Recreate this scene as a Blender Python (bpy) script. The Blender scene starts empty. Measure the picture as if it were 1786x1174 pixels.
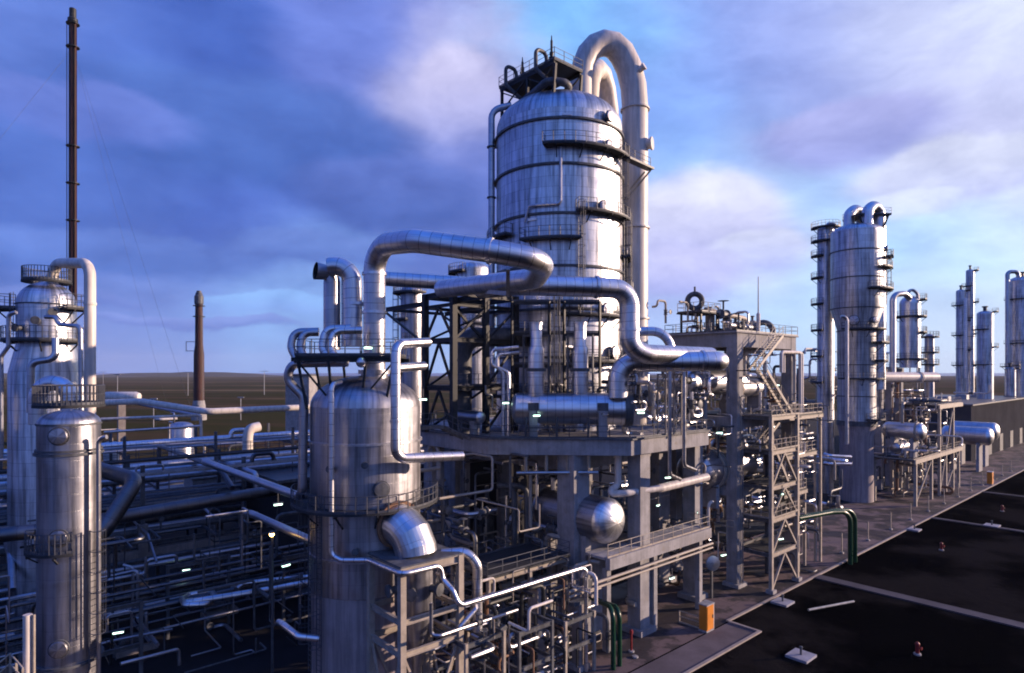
import bpy, math, random
from mathutils import Vector
R = math.radians
S = bpy.context.scene
# ------------------------------------------------------------------ camera
F, CX, HY, CZ = 1080.0, 893.0, 650.0, 23.0      # focal length in px, centre column, horizon row, eye height
cam = bpy.data.cameras.new("camera"); co = bpy.data.objects.new("camera", cam)
bpy.context.collection.objects.link(co); S.camera = co
co.location = (0, 0, CZ); co.rotation_euler = (R(90), 0, 0)
cam.sensor_width = 36; cam.lens = 36 * F / 1786; cam.shift_y = (HY - 587) / 1786
cam.clip_start = .5; cam.clip_end = 30000
# ------------------------------------------------------------------ sky, sun, exposure
SUN_AZ, SUN_EL = 81.0, 12.0                       # azimuth clockwise from +Y
S.view_settings.view_transform = 'Standard'; S.view_settings.look = 'None'
S.view_settings.exposure = 1.15; S.view_settings.gamma = 1
S.cycles.filter_width = 1.9
S.cycles.max_bounces = 6; S.cycles.glossy_bounces = 4; S.cycles.diffuse_bounces = 3
S.cycles.sample_clamp_indirect = 4
w = bpy.data.worlds.new("World"); S.world = w; w.use_nodes = True
nt = w.node_tree

class Sh:
    """tiny helper that wires shader nodes"""
    def __init__(s, nt): s.nt = nt
    def n(s, t, **k):
        x = s.nt.nodes.new(t)
        for a, b in k.items(): setattr(x, a, b)
        return x
    def set(s, sock, v):
        if isinstance(v, bpy.types.NodeSocket): s.nt.links.new(v, sock)
        else: sock.default_value = v
    def m(s, op, a, b=0.0, c=0.0, clamp=False):
        x = s.n('ShaderNodeMath', operation=op, use_clamp=clamp)
        for i, v in enumerate((a, b, c)): s.set(x.inputs[i], v)
        return x.outputs[0]
    def vm(s, op, a, b=(0, 0, 0)):
        x = s.n('ShaderNodeVectorMath', operation=op)
        s.set(x.inputs[0], a); s.set(x.inputs[1], b)
        return x.outputs['Value'] if op == 'DOT_PRODUCT' else x.outputs[0]
    def noise(s, v, scale=1, det=4, rough=.55, dist=0, typ='FBM'):
        x = s.n('ShaderNodeTexNoise'); s.set(x.inputs['Vector'], v)
        for k, q in (('Scale', scale), ('Detail', det), ('Roughness', rough), ('Distortion', dist)): s.set(x.inputs[k], q)
        return x.outputs['Fac']
    def ss(s, v, a, b, lo=0, hi=1):
        x = s.n('ShaderNodeMapRange', interpolation_type='SMOOTHSTEP')
        for i, q in enumerate((v, a, b, lo, hi)): s.set(x.inputs[i], q)
        return x.outputs[0]
    def mix(s, f, a, b, bt='MIX'):
        x = s.n('ShaderNodeMix', data_type='RGBA', blend_type=bt)
        s.set(x.inputs['Factor'], f)
        for i, v in ((6, a), (7, b)):
            s.set(x.inputs[i], v if isinstance(v, bpy.types.NodeSocket) else (*v, 1)[:4])
        return x.outputs[2]
    def comb(s, x, y, z):
        q = s.n('ShaderNodeCombineXYZ')
        for i, v in enumerate((x, y, z)): s.set(q.inputs[i], v)
        return q.outputs[0]
    def sep(s, v):
        q = s.n('ShaderNodeSeparateXYZ'); s.set(q.inputs[0], v); return q.outputs

def world():
    h = Sh(nt); nt.nodes.clear()
    out = h.n('ShaderNodeOutputWorld'); bg = h.n('ShaderNodeBackground')
    sky = h.n('ShaderNodeTexSky', sky_type='NISHITA')
    sky.sun_disc = False; sky.sun_elevation = R(SUN_EL); sky.sun_rotation = R(SUN_AZ); sky.ozone_density = 3.0; sky.dust_density = .6
    d = h.vm('NORMALIZE', h.n('ShaderNodeTexCoord').outputs['Generated'])
    x, y, z = h.sep(d)
    zc = h.m('MAXIMUM', z, 0.0)
    # soft cloud field on the direction sphere, flattened towards the horizon
    p = h.vm('MULTIPLY', d, (2.2, 2.2, 4.4))
    def warped(v, sc, det, ro, amp):
        t = h.n('ShaderNodeTexNoise'); h.set(t.inputs['Vector'], v)
        for k, q in (('Scale', sc), ('Detail', det), ('Roughness', ro)): t.inputs[k].default_value = q
        return h.vm('MULTIPLY', h.vm('SUBTRACT', t.outputs['Color'], (.5, .5, .5)), amp)
    dw = h.vm('ADD', d, warped(p, 1.5, 7, .56, (.26, .26, .20)))      # billow the colour field
    dq = h.vm('MULTIPLY', dw, (1, 1, 1.25))
    n1 = h.noise(h.vm('ADD', p, warped(p, 1.2, 3, .5, (.5, .5, .5))), 1.9, 8, .58)
    n2 = h.noise(h.vm('ADD', h.vm('ADD', p, (.10, 0, .07)), warped(p, 1.2, 3, .5, (.5, .5, .5))), 1.9, 8, .58)
    relief = h.m('SUBTRACT', n1, n2)
    def lin(c): return [((v / 255 + .055) / 1.055) ** 2.4 if v > 10 else v / 3300 for v in c]
    smp = [((40, 30), (104, 126, 210)), ((300, 100), (80, 106, 196)), ((450, 250), (70, 92, 174)), ((650, 330), (74, 92, 172)), ((170, 250), (86, 110, 194)), ((120, 430), (82, 106, 188)), ((400, 420), (82, 106, 200)),
        ((620, 70), (118, 132, 218)), ((800, 165), (200, 188, 232)), ((850, 300), (110, 122, 202)), ((760, 420), (96, 112, 190)), ((1000, 10), (138, 192, 255)), ((1110, 60), (150, 186, 255)), ((1230, 90), (158, 172, 244)), ((1190, 190), (140, 166, 246)), ((1240, 262), (150, 196, 255)),
        ((1380, 190), (162, 164, 226)), ((1420, 60), (168, 174, 238)), ((1600, 60), (206, 202, 244)), ((1740, 70), (228, 222, 250)), ((1500, 245), (164, 164, 226)), ((1660, 210), (208, 196, 238)),
        ((1275, 345), (238, 222, 248)), ((1220, 400), (208, 196, 240)), ((1215, 480), (178, 176, 236)), ((1330, 430), (226, 214, 250)), ((1420, 340), (158, 206, 255)), ((1560, 290), (214, 208, 246)), ((1700, 320), (234, 224, 250)), ((1560, 400), (176, 214, 255)), ((1400, 530), (196, 216, 254)), ((1250, 560), (190, 206, 252)),
        ((1680, 440), (206, 222, 254)), ((1600, 580), (216, 224, 252)), ((1760, 560), (222, 224, 250)), ((300, 590), (128, 148, 218)), ((480, 535), (160, 194, 250)), ((430, 480), (112, 130, 208)), ((230, 530), (120, 134, 210)), ((560, 600), (130, 154, 222)), ((60, 600), (124, 140, 212)), ((900, 600), (160, 184, 240))]
    def dirv(px, py): return Vector(((px - CX) / F, 1, (HY - py) / F)).normalized()
    pts = [(dirv(*q), lin(c), 130.0) for q, c in smp]
    for az, el, c in ((180, 22, (136, 170, 255)), (180, 60, (74, 128, 255)), (140, 20, (142, 170, 252)), (220, 20, (104, 142, 244)), (100, 30, (150, 160, 232)), (95, 8, (240, 200, 200)), (262, 25, (84, 106, 204)), (0, 75, (84, 122, 232)), (180, 2, (112, 118, 196)), (130, 3, (140, 134, 190)), (230, 3, (92, 106, 192))):
        a_, e_ = R(az), R(el); pts.append((Vector((math.sin(a_) * math.cos(e_), math.cos(a_) * math.cos(e_), math.sin(e_))), lin(c), 7.0))
    acc = (1e-6, 1e-6, 1e-6); ws = 1e-6
    for c, rgb, k in pts:
        df = h.vm('SUBTRACT', dq, (c.x, c.y, c.z * 1.25)); r2 = h.vm('DOT_PRODUCT', df, df)
        wt = h.m('EXPONENT', h.m('MULTIPLY', r2, -k))
        if k < 50: wt = h.m('MULTIPLY', wt, .02 if c.y > -.1 else .30)
        v = h.n('ShaderNodeVectorMath', operation='SCALE'); v.inputs[0].default_value = rgb; h.set(v.inputs['Scale'], wt)
        acc = h.vm('ADD', acc, v.outputs[0]) if ws != 1e-6 else v.outputs[0]; ws = h.m('ADD', ws, wt)
    v = h.n('ShaderNodeVectorMath', operation='SCALE'); h.set(v.inputs[0], acc); h.set(v.inputs['Scale'], h.m('DIVIDE', 1.0, ws)); col = v.outputs[0]
    # the heaped clouds over the far plant: crisp lit crowns, soft shaded feet
    db = h.vm('ADD', d, warped(p, 3.2, 7, .55, (.075, .05, .06)))
    for cx, cy, rx, rz, c1, c2 in ((420, 240, 330, 95, (72, 98, 178), (90, 116, 198)), (690, 345, 190, 70, (74, 96, 174), (102, 118, 198)), (200, 445, 260, 40, (80, 106, 186), (106, 128, 208)), (560, 440, 170, 34, (86, 108, 188), (110, 130, 206)), (800, 170, 90, 80, (168, 164, 224), (216, 200, 238)), (120, 190, 190, 40, (96, 112, 196), (116, 130, 214)), (330, 560, 200, 12, (104, 118, 198), (134, 146, 220)), (470, 530, 130, 22, (140, 166, 236), (150, 184, 246)), (70, 520, 150, 16, (96, 110, 190), (120, 134, 210)), (1225, 400, 150, 110, (176, 170, 234), (240, 226, 250)), (1320, 440, 100, 48, (176, 176, 238), (238, 228, 252)), (1190, 480, 120, 50, (172, 168, 232), (214, 202, 244)), (1690, 300, 170, 52, (200, 194, 240), (240, 230, 250)), (1590, 350, 70, 26, (206, 206, 248), (236, 230, 252)), (1480, 235, 150, 60, (160, 158, 224), (186, 178, 232))):
        c0 = dirv(cx, cy); q = h.vm('SUBTRACT', db, tuple(c0)); k_ = F / c0.y / F
        e = h.vm('MULTIPLY', q, (F / rx, F / rx, F / rz)); l = h.n('ShaderNodeVectorMath', operation='LENGTH'); h.set(l.inputs[0], e)
        up = h.ss(h.sep(q)[2], -rz / F, rz / F * .7)
        msk = h.m('MULTIPLY', h.ss(l.outputs['Value'], 1.0, h.m('MULTIPLY_ADD', up, .35, .35), 0, 1), .85)
        col = h.mix(msk, col, h.mix(up, tuple(lin(c1)), tuple(lin(c2))))
    K = 10.0 / 2 ** S.view_settings.exposure                           # Background strength is 0.1
    amp = h.ss(zc, .02, .16, .25, 1)
    k1 = h.m('ADD', h.m('MULTIPLY_ADD', relief, 1.0, 1.0), h.m('MULTIPLY', h.m('SUBTRACT', n1, .5), .30))
    k1 = h.m('ADD', 1.0, h.m('MULTIPLY', h.m('SUBTRACT', k1, 1.0), amp))
    k1 = h.m('MAXIMUM', k1, .55)
    tint = h.comb(h.m('POWER', k1, 1.15), h.m('POWER', k1, 1.1), h.m('POWER', k1, .85))
    col = h.vm('MULTIPLY', col, tint); col = h.vm('MULTIPLY', col, (K * .95, K * 1.09, K * 1.07))
    col = h.mix(.05, col, h.mix(1.0, sky.outputs[0], (.35, .7, 1.7), 'MULTIPLY'))
    col = h.mix(h.ss(z, .0, -.03), col, (.02 * K, .02 * K, .035 * K))
    h.set(bg.inputs[0], col); bg.inputs[1].default_value = 0.1
    nt.links.new(bg.outputs[0], out.inputs[0])
world()
sl = bpy.data.lights.new("sun", 'SUN'); so = bpy.data.objects.new("sun", sl); bpy.context.collection.objects.link(so)
sl.energy = 4.1; sl.angle = R(.6); sl.color = (1.0, .74, .56)
sd = Vector((math.sin(R(SUN_AZ)) * math.cos(R(SUN_EL)), math.cos(R(SUN_AZ)) * math.cos(R(SUN_EL)), math.sin(R(SUN_EL))))
so.rotation_euler = sd.to_track_quat('Z', 'Y').to_euler()
so.location = sd * 200
# ------------------------------------------------------------------ measuring helpers
Z = Vector((0, 0, 1))
U = Vector((.750, .661, 0)); V = Vector((-.661, .750, 0)); N = -V    # the plant's two street directions
P0 = Vector((26.5, 63, 0))
def P(px, py, Y): return Vector(((px - CX) / F * Y, Y, CZ - (py - HY) / F * Y))
def G(px, py):
    Y = CZ * F / (py - HY); return Vector(((px - CX) / F * Y, Y, 0))
def A(u, n, z=0): return P0 + U * u + N * n + Z * z                  # plant grid: along the kerb, towards the field
def lineN(px, n):
    """point at picture column px on the grid line n metres from the kerb, z = 0"""
    k = (px - CX) / F; Y = (N.dot(P0) + n) / (N.x * k + N.y); return Vector((k * Y, Y, 0))
def zat(py, Y): return CZ - (py - HY) / F * Y
# ------------------------------------------------------------------ mesh builder
ORG = {}; COL = bpy.context.collection
class M:
    def __init__(s): s.v = []; s.f = []; s.uv = []
    def add(s, vs, fs, uvs=None):
        b = len(s.v); s.v += [Vector(q) for q in vs]
        for i, f in enumerate(fs):
            s.f.append([b + k for k in f]); s.uv.append(uvs[i] if uvs else None)
        return s
    def box(s, c, size, ax=(Vector((1, 0, 0)), Vector((0, 1, 0)), Z)):
        c = Vector(c); h = [a * (q / 2) for a, q in zip(ax, size)]
        vs = [c + h[0] * i + h[1] * j + h[2] * k for k in (-1, 1) for j in (-1, 1) for i in (-1, 1)]
        return s.add(vs, [(0, 2, 3, 1), (4, 5, 7, 6), (0, 1, 5, 4), (2, 6, 7, 3), (0, 4, 6, 2), (1, 3, 7, 5)])
    def gbox(s, c, su, sn, sz): return s.box(c, (su, sn, sz), (U, N, Z))
    def bar(s, a, b, w, h=None, up=Z):
        a = Vector(a); b = Vector(b); d = (b - a)
        L = d.length
        if L < 1e-5: return s
        d /= L; sd = d.cross(up)
        if sd.length < 1e-3: sd = d.cross(U)
        sd.normalize(); u2 = sd.cross(d)
        return s.box((a + b) / 2, (L, w, h or w), (d, sd, u2))
    def ibar(s, a, b, w, h, up=Z):
        """I-section: two flanges and a web, butted"""
        a = Vector(a); b = Vector(b); d = (b - a).normalized(); sd = d.cross(up)
        if sd.length < 1e-3: up = U; sd = d.cross(up)
        sd.normalize(); u2 = sd.cross(d); t = h * .09
        s.bar(a + u2 * (h - t) / 2, b + u2 * (h - t) / 2, w, t, up); s.bar(a - u2 * (h - t) / 2, b - u2 * (h - t) / 2, w, t, up)
        return s.bar(a, b, w * .12 + .02, h - 2 * t, up)
    def sweep(s, pts, r, n=14, cap=True):
        pts = [Vector(q) for q in pts]; rr = r if isinstance(r, (list, tuple)) else [r] * len(pts)
        T = []
        for i in range(len(pts)):
            a = pts[max(i - 1, 0)]; b = pts[min(i + 1, len(pts) - 1)]
            d1 = (pts[i] - a); d2 = (b - pts[i])
            d = (d1.normalized() if d1.length > 1e-6 else Vector()) + (d2.normalized() if d2.length > 1e-6 else Vector())
            T.append(d.normalized())
        e = T[0].cross(Z)
        if e.length < 1e-3: e = Vector((1, 0, 0))
        e.normalize(); vs = []; L = 0; Ls = []
        for i, q in enumerate(pts):
            e = e - T[i] * e.dot(T[i])
            if e.length < 1e-4: e = T[i].orthogonal()
            e.normalize(); g = T[i].cross(e)
            if i: L += (q - pts[i - 1]).length
            Ls.append(L)
            # widen mitred bends so that the bore stays round
            vs += [q + (e * math.cos(k * 2 * math.pi / n) + g * math.sin(k * 2 * math.pi / n)) * rr[i] for k in range(n)]
        fs = []; uv = []; c = 2 * math.pi * max(rr) / n
        for i in range(len(pts) - 1):
            for k in range(n):
                k2 = (k + 1) % n
                fs.append((i * n + k, i * n + k2, (i + 1) * n + k2, (i + 1) * n + k))
                uv.append(((k * c, Ls[i]), ((k + 1) * c, Ls[i]), ((k + 1) * c, Ls[i + 1]), (k * c, Ls[i + 1])))
        if cap:
            fs.append(tuple(reversed(range(n)))); uv.append(None)
            o = (len(pts) - 1) * n; fs.append(tuple(range(o, o + n))); uv.append(None)
        return s.add(vs, fs, uv)
    def tube(s, pts, r, bend=None, n=14, k=5, cap=True): return s.sweep(fillet(pts, bend if bend is not None else 3 * r, k), r, n, cap)
    def cyl(s, a, b, r, n=14): return s.sweep([a, b], r, n)
    def lathe(s, prof, o, axis=Z, n=48, closed=True):
        """prof: (radius, distance along axis)"""
        o = Vector(o); axis = Vector(axis).normalized()
        e = Vector((0, 1, 0)) if abs(axis.z) > .9 else Z
        e = (e - axis * e.dot(axis)).normalized(); g = axis.cross(e)
        vs = []; L = [0]
        for i in range(1, len(prof)): L.append(L[-1] + math.hypot(prof[i][0] - prof[i - 1][0], prof[i][1] - prof[i - 1][1]))
        mr = max(q[0] for q in prof); c = 2 * math.pi * mr / n
        for r, t in prof:
            vs += [o + axis * t + (e * math.cos(k * 2 * math.pi / n) + g * math.sin(k * 2 * math.pi / n)) * max(r, 1e-3) for k in range(n)]
        fs = []; uv = []
        for i in range(len(prof) - 1):
            for k in range(n):
                k2 = (k + 1) % n
                fs.append((i * n + k, i * n + k2, (i + 1) * n + k2, (i + 1) * n + k))
                uv.append(((k * c, L[i]), ((k + 1) * c, L[i]), ((k + 1) * c, L[i + 1]), (k * c, L[i + 1])))
        if closed:
            fs.append(tuple(reversed(range(n)))); uv.append(None)
            q = (len(prof) - 1) * n; fs.append(tuple(range(q, q + n))); uv.append(None)
        return s.add(vs, fs, uv)
    def prism(s, poly, z0, z1):
        n = len(poly); vs = [(q[0], q[1], z0) for q in poly] + [(q[0], q[1], z1) for q in poly]
        fs = [tuple(reversed(range(n))), tuple(range(n, 2 * n))] + [(i, (i + 1) % n, n + (i + 1) % n, n + i) for i in range(n)]
        return s.add(vs, fs)
    def build(s, name, mat, parent=None, loc=None, sharp=33):
        if parent is not None: org = ORG[parent.name]
        elif loc is not None: org = Vector(loc)
        else:
            lo = Vector([min(q[i] for q in s.v) for i in range(3)]); hi = Vector([max(q[i] for q in s.v) for i in range(3)])
            org = Vector(((lo.x + hi.x) / 2, (lo.y + hi.y) / 2, lo.z))
        me = bpy.data.meshes.new(name); me.from_pydata([q - org for q in s.v], [], s.f)
        if any(s.uv):
            ul = me.uv_layers.new(name="UVMap"); buf = []
            for f, q in zip(s.f, s.uv):
                if q: 
                    for a in q: buf += a
                else:
                    p0 = s.v[f[0]]
                    nn = (s.v[f[1]] - p0).cross(s.v[f[2]] - p0); ax = max(range(3), key=lambda i: abs(nn[i]))
                    i, j = ((1, 2), (0, 2), (0, 1))[ax]
                    for k in f: buf += (s.v[k][i], s.v[k][j])
            ul.data.foreach_set("uv", buf)
        if mat: me.materials.append(mat)
        me.validate()
        me.shade_smooth(); me.set_sharp_from_angle(angle=R(sharp))
        o = bpy.data.objects.new(name, me); COL.objects.link(o)
        if parent is not None: o.parent = parent
        else: o.location = org
        ORG[o.name] = org
        return o
def fillet(pts, r, k=5):
    raw = [Vector(q) for q in pts]; pts = raw[:1]
    for q in raw[1:]:
        if (q - pts[-1]).length > 1e-3: pts.append(q)
    if len(pts) < 3 or r <= 0: return pts
    out = [pts[0]]
    for i in range(1, len(pts) - 1):
        a, b, c = pts[i - 1], pts[i], pts[i + 1]; d1 = (a - b); d2 = (c - b); l1, l2 = d1.length, d2.length
        d1 /= l1; d2 /= l2; th = math.acos(max(-1, min(1, d1.dot(d2))))
        if th > math.pi - .05 or th < .1: out.append(b); continue
        t = min(r / math.tan(th / 2), l1 * (.5 if i > 1 else .98), l2 * (.5 if i < len(pts) - 2 else .98)); rr = t * math.tan(th / 2)
        cen = b + (d1 + d2).normalized() * (rr / math.sin(th / 2))
        p, q = b + d1 * t - cen, b + d2 * t - cen; ang = math.pi - th
        kk = max(2, round(k * ang / (math.pi / 2)))
        for j in range(kk + 1):
            f = j / kk
            out.append(cen + (p * math.sin((1 - f) * ang) + q * math.sin(f * ang)) / math.sin(ang))
    out.append(pts[-1]); return out
def tag(o, label, cat, group=None, kind='thing'):
    o['label'] = label; o['category'] = cat; o['kind'] = kind
    if group: o['group'] = group
    return o
def thing(name, label, cat, loc, group=None):
    o = bpy.data.objects.new(name, None); COL.objects.link(o); o.location = loc; o.empty_display_size = .3
    ORG[o.name] = Vector(loc); return tag(o, label, cat, group)
def structure(m, name, mat):
    o = m.build(name, mat, loc=(0, 0, 0)); o['kind'] = 'structure'; return o
KIDS = {}
def dup(o, delta, label=None, group=None, parent=None):
    """copy a thing with its parts and sub-parts, moved by delta"""
    c = o.copy(); COL.objects.link(c); ORG[c.name] = ORG[o.name]
    if parent is not None: c.parent = parent
    else: c.location = o.location + Vector(delta)
    if label: c['label'] = label
    if group: c['group'] = group
    for ch in list(o.children): dup(ch, (0, 0, 0), parent=c)
    return c
# ------------------------------------------------------------------ materials
def newmat(name):
    m = bpy.data.materials.new(name); m.use_nodes = True; nt = m.node_tree
    b = nt.nodes['Principled BSDF']; return m, Sh(nt), b
def clad(name, c1, c2, seam, rough=.30, metal=1.0, wid=1.9, row=.95, streak=.35, ripple=.5, mortar=.014):
    """sheet-metal cladding: lapped panels with seams, drawn streaks and a slight oil-canning of the sheets"""
    m, h, b = newmat(name)
    uv = h.n('ShaderNodeUVMap').outputs[0]
    br = h.n('ShaderNodeTexBrick'); h.set(br.inputs['Vector'], uv)
    for k, q in (('Color1', (*c1, 1)), ('Color2', (*c2, 1)), ('Mortar', (*seam, 1)), ('Scale', 1), ('Mortar Size', mortar), ('Mortar Smooth', .3), ('Brick Width', wid), ('Row Height', row), ('Bias', 0)): br.inputs[k].default_value = q
    st = h.noise(h.vm('MULTIPLY', uv, (2.6, .13, 1)), 1, 5, .6)
    blot = h.noise(h.vm('MULTIPLY', uv, (.6, .5, 1)), 1, 6, .62, .4)
    k = h.m('MULTIPLY', h.ss(st, .30, .62, 1 - streak, 1.0), h.ss(blot, .25, .6, .80, 1.0))
    col = h.mix(1, br.outputs['Color'], h.comb(k, k, k), 'MULTIPLY')
    h.set(b.inputs['Base Color'], col); b.inputs['Metallic'].default_value = metal
    ro = h.m('ADD', h.m('MULTIPLY', blot, .22), h.m('MULTIPLY', st, .12)); h.set(b.inputs['Roughness'], h.m('ADD', ro, rough - .17))
    rip = h.noise(h.vm('MULTIPLY', uv, (1.15, .10, 1)), 1, 3, .5)
    pan = h.noise(h.vm('MULTIPLY', uv, (.55, .9, 1)), 1, 2, .5)
    hh = h.m('ADD', h.m('MULTIPLY', rip, ripple), h.m('MULTIPLY', pan, ripple * .45))
    hh = h.m('SUBTRACT', hh, h.m('MULTIPLY', br.outputs['Fac'], .035))
    bp = h.n('ShaderNodeBump'); bp.inputs['Strength'].default_value = .55; bp.inputs['Distance'].default_value = .12
    h.set(bp.inputs['Height'], hh); h.set(b.inputs['Normal'], bp.outputs[0])
    return m
def plain(name, c, rough=.6, metal=0.0, var=.35, scale=1.3, bump=.0, stain=None, streaks=0.0, spec=.25):
    m, h, b = newmat(name)
    p = h.n('ShaderNodeTexCoord').outputs['Object']
    n = h.noise(p, scale, 6, .6); f = h.noise(p, scale * 9, 4, .6)
    k = h.m('ADD', h.ss(n, .3, .7, 1 - var, 1.0), h.m('MULTIPLY', h.m('SUBTRACT', f, .5), var * .7))
    if streaks:
        s = h.noise(h.vm('MULTIPLY', p, (2.2, 2.2, .12)), 1.4, 5, .6); k = h.m('MULTIPLY', k, h.ss(s, .38, .6, 1 - streaks, 1))
    col = h.mix(1, c, h.comb(k, k, k), 'MULTIPLY')
    if stain: col = h.mix(h.ss(h.noise(p, scale * 1.7, 5, .65), .56, .70), col, stain)
    h.set(b.inputs['Base Color'], col); b.inputs['Metallic'].default_value = metal; b.inputs['Specular IOR Level'].default_value = spec
    h.set(b.inputs['Roughness'], h.m('ADD', h.m('MULTIPLY', n, .25), rough - .12))
    if bump:
        bp = h.n('ShaderNodeBump'); bp.inputs['Strength'].default_value = .5; bp.inputs['Distance'].default_value = bump
        h.set(bp.inputs['Height'], f); h.set(b.inputs['Normal'], bp.outputs[0])
    return m
def glow(name, c, s):
    m, h, b = newmat(name); b.inputs['Base Color'].default_value = (.8, .8, .8, 1)
    b.inputs['Emission Color'].default_value = (*c, 1); b.inputs['Emission Strength'].default_value = s; return m
CLAD = clad('aluminium_cladding', (.70, .71, .74), (.60, .61, .65), (.30, .30, .33), .38, wid=7, mortar=.009)
CLADB = clad('weathered_cladding', (.46, .455, .49), (.39, .385, .42), (.26, .26, .29), .43, wid=8, streak=.55, ripple=.7, mortar=.009)
CLADT = clad('tower_cladding', (.64, .65, .69), (.53, .54, .58), (.22, .22, .25), .42, wid=2.4, row=1.05, streak=.62, ripple=.30)
PIPEM = clad('pipe_jacketing', (.72, .72, .75), (.64, .64, .68), (.22, .22, .25), .36, wid=30, row=.72, streak=.30, ripple=.12, mortar=.022)
PIPED = clad('dull_jacketing', (.50, .50, .54), (.43, .43, .47), (.2, .2, .22), .40, wid=30, row=1.0, streak=.3, ripple=.14, mortar=.012)
THIN = plain('bare_pipe_metal', (.45, .45, .48), .32, .9, .3, 2)
WHITE = plain('pale_painted_steel', (.62, .56, .50), .42, 0, .14, .5, streaks=.22)
GALV = plain('galvanised_steel', (.34, .34, .35), .5, .35, .35, 2)
LITST = plain('sunlit_buff_steel', (.33, .285, .235), .55, 0, .3, 1.5)  # buff steel with the look of warm sunlight put into its colour
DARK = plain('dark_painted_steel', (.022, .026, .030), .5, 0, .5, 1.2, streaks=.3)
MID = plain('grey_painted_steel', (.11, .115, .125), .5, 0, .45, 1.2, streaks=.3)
GRATE = plain('open_grating_steel', (.030, .032, .036), .7, 0, .4, 3)
RAILM = plain('handrail_steel', (.075, .08, .095), .5, .2, .3, 2)
CONC = plain('cast_concrete', (.295, .285, .29), .85, 0, .34, .7, .02, (.20, .18, .165), .16)
CONCD = plain('fireproofed_concrete', (.27, .235, .215), .85, 0, .35, .6, .02, (.14, .125, .12), .2)
SKIRT = plain('painted_skirt', (.30, .25, .25), .6, 0, .2, .6, streaks=.3)
RUSTY = plain('red_oxide_paint', (.062, .022, .018), .6, 0, .4, .3, streaks=.3)
BROWN = plain('brown_primer', (.20, .105, .06), .6, 0, .3, 1)
GREEN = plain('green_paint', (.007, .042, .020), .30, 0, .25, 1)
ORANGE = plain('orange_paint', (.55, .19, .02), .5, 0, .2, 1)
REDP = plain('red_paint', (.22, .022, .024), .45, 0, .3, 2)
YEL = plain('yellow_paint', (.62, .45, .12), .5, 0, .2, 1)
PIPEK = clad('dark_jacketing', (.16, .165, .18), (.12, .125, .14), (.05, .05, .06), .42, wid=30, row=1.0, streak=.3, ripple=.12, mortar=.012)  # plain darker tone of the dull jacketing
WALLM = plain('shade_toned_siding', (.045, .045, .050), .8, 0, .25, .15, spec=0)  # siding colour darkened to imitate a wall standing in shade
LAMPG = glow('fluorescent_tube', (.62, 1.0, .80), 2.0)
LAMPY = glow('sodium_bulb', (1.0, .60, .16), 14)
# ------------------------------------------------------------------ ground, roads, kerbs
def landmat():
    m, h, b = newmat('heath_land'); p = h.n('ShaderNodeTexCoord').outputs['Object']
    n = h.noise(h.vm('MULTIPLY', p, (.0016, .0085, 1)), 1, 8, .66); f = h.noise(p, .05, 5, .6)
    c = h.mix(h.ss(n, .46, .55), (.040, .036, .013), (.075, .046, .026))
    c = h.mix(h.ss(n, .57, .64), c, (.17, .125, .065))
    c = h.mix(h.ss(f, .35, .7, 0, .5), c, (.040, .040, .018))
    h.set(b.inputs['Base Color'], c); b.inputs['Roughness'].default_value = .95; b.inputs['Specular IOR Level'].default_value = 0; return m
def fieldmat():
    m, h, b = newmat('black_cinder_field'); p = h.n('ShaderNodeTexCoord').outputs['Object']
    n = h.noise(p, .07, 6, .62); f = h.noise(p, 1.2, 5, .7)
    c = h.mix(h.ss(n, .47, .60), (.0018, .0018, .0022), (.012, .0105, .010))
    c = h.mix(h.ss(f, .55, .78, 0, .7), c, (.010, .009, .0085))
    h.set(b.inputs['Base Color'], c); b.inputs['Roughness'].default_value = .97; b.inputs['Specular IOR Level'].default_value = 0
    bp = h.n('ShaderNodeBump'); bp.inputs['Strength'].default_value = .8; bp.inputs['Distance'].default_value = .15; h.set(bp.inputs['Height'], f); h.set(b.inputs['Normal'], bp.outputs[0])
    return m
def pavemat():
    m, h, b = newmat('stained_concrete_paving'); p = h.n('ShaderNodeTexCoord').outputs['Object']
    q = h.comb(h.vm('DOT_PRODUCT', p, tuple(U)), h.vm('DOT_PRODUCT', p, tuple(N)), 0)
    br = h.n('ShaderNodeTexBrick'); h.set(br.inputs['Vector'], q)
    for k, v in (('Color1', (.145, .100, .098, 1)), ('Color2', (.115, .082, .084, 1)), ('Mortar', (.05, .045, .045, 1)), ('Scale', 1), ('Mortar Size', .03), ('Brick Width', 6), ('Row Height', 4.5)): br.inputs[k].default_value = v
    n = h.noise(p, .22, 6, .62); f = h.noise(p, 2.2, 4, .6)
    c = h.mix(h.ss(n, .44, .53, 0, .92), br.outputs[0], (.018, .016, .017))
    c = h.mix(h.m('MULTIPLY', f, .4), c, (.07, .06, .06))
    h.set(b.inputs['Base Color'], c); h.set(b.inputs['Roughness'], h.ss(n, .48, .62, .85, .50)); b.inputs['Specular IOR Level'].default_value = .15; return m
LAND, FIELD, PAVE = landmat(), fieldmat(), pavemat()
def quad(name, mat, pts, z):
    m = M(); m.add([(p[0], p[1], z) for p in pts], [tuple(range(len(pts)))]); return structure(m, name, mat)
m = M(); xs = [-9000, -3000, -1000, -300, 0, 300, 1000, 3000, 9000]; ys = [-600, -100, 0, 100, 300, 700, 1500, 4200]
m.add([(x, y, 0) for y in ys for x in xs], [(j * 9 + i, j * 9 + i + 1, j * 9 + i + 10, j * 9 + i + 9) for j in range(7) for i in range(8)])
structure(m, 'ground', LAND)
SEAM = plain('sea_water', (.05, .09, .20), .35, 0, .2, .002)
quad('sea', SEAM, [(-25000, 4200), (25000, 4200), (25000, 26000), (-25000, 26000)], -.5)
m = M(); random.seed(3)
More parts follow.
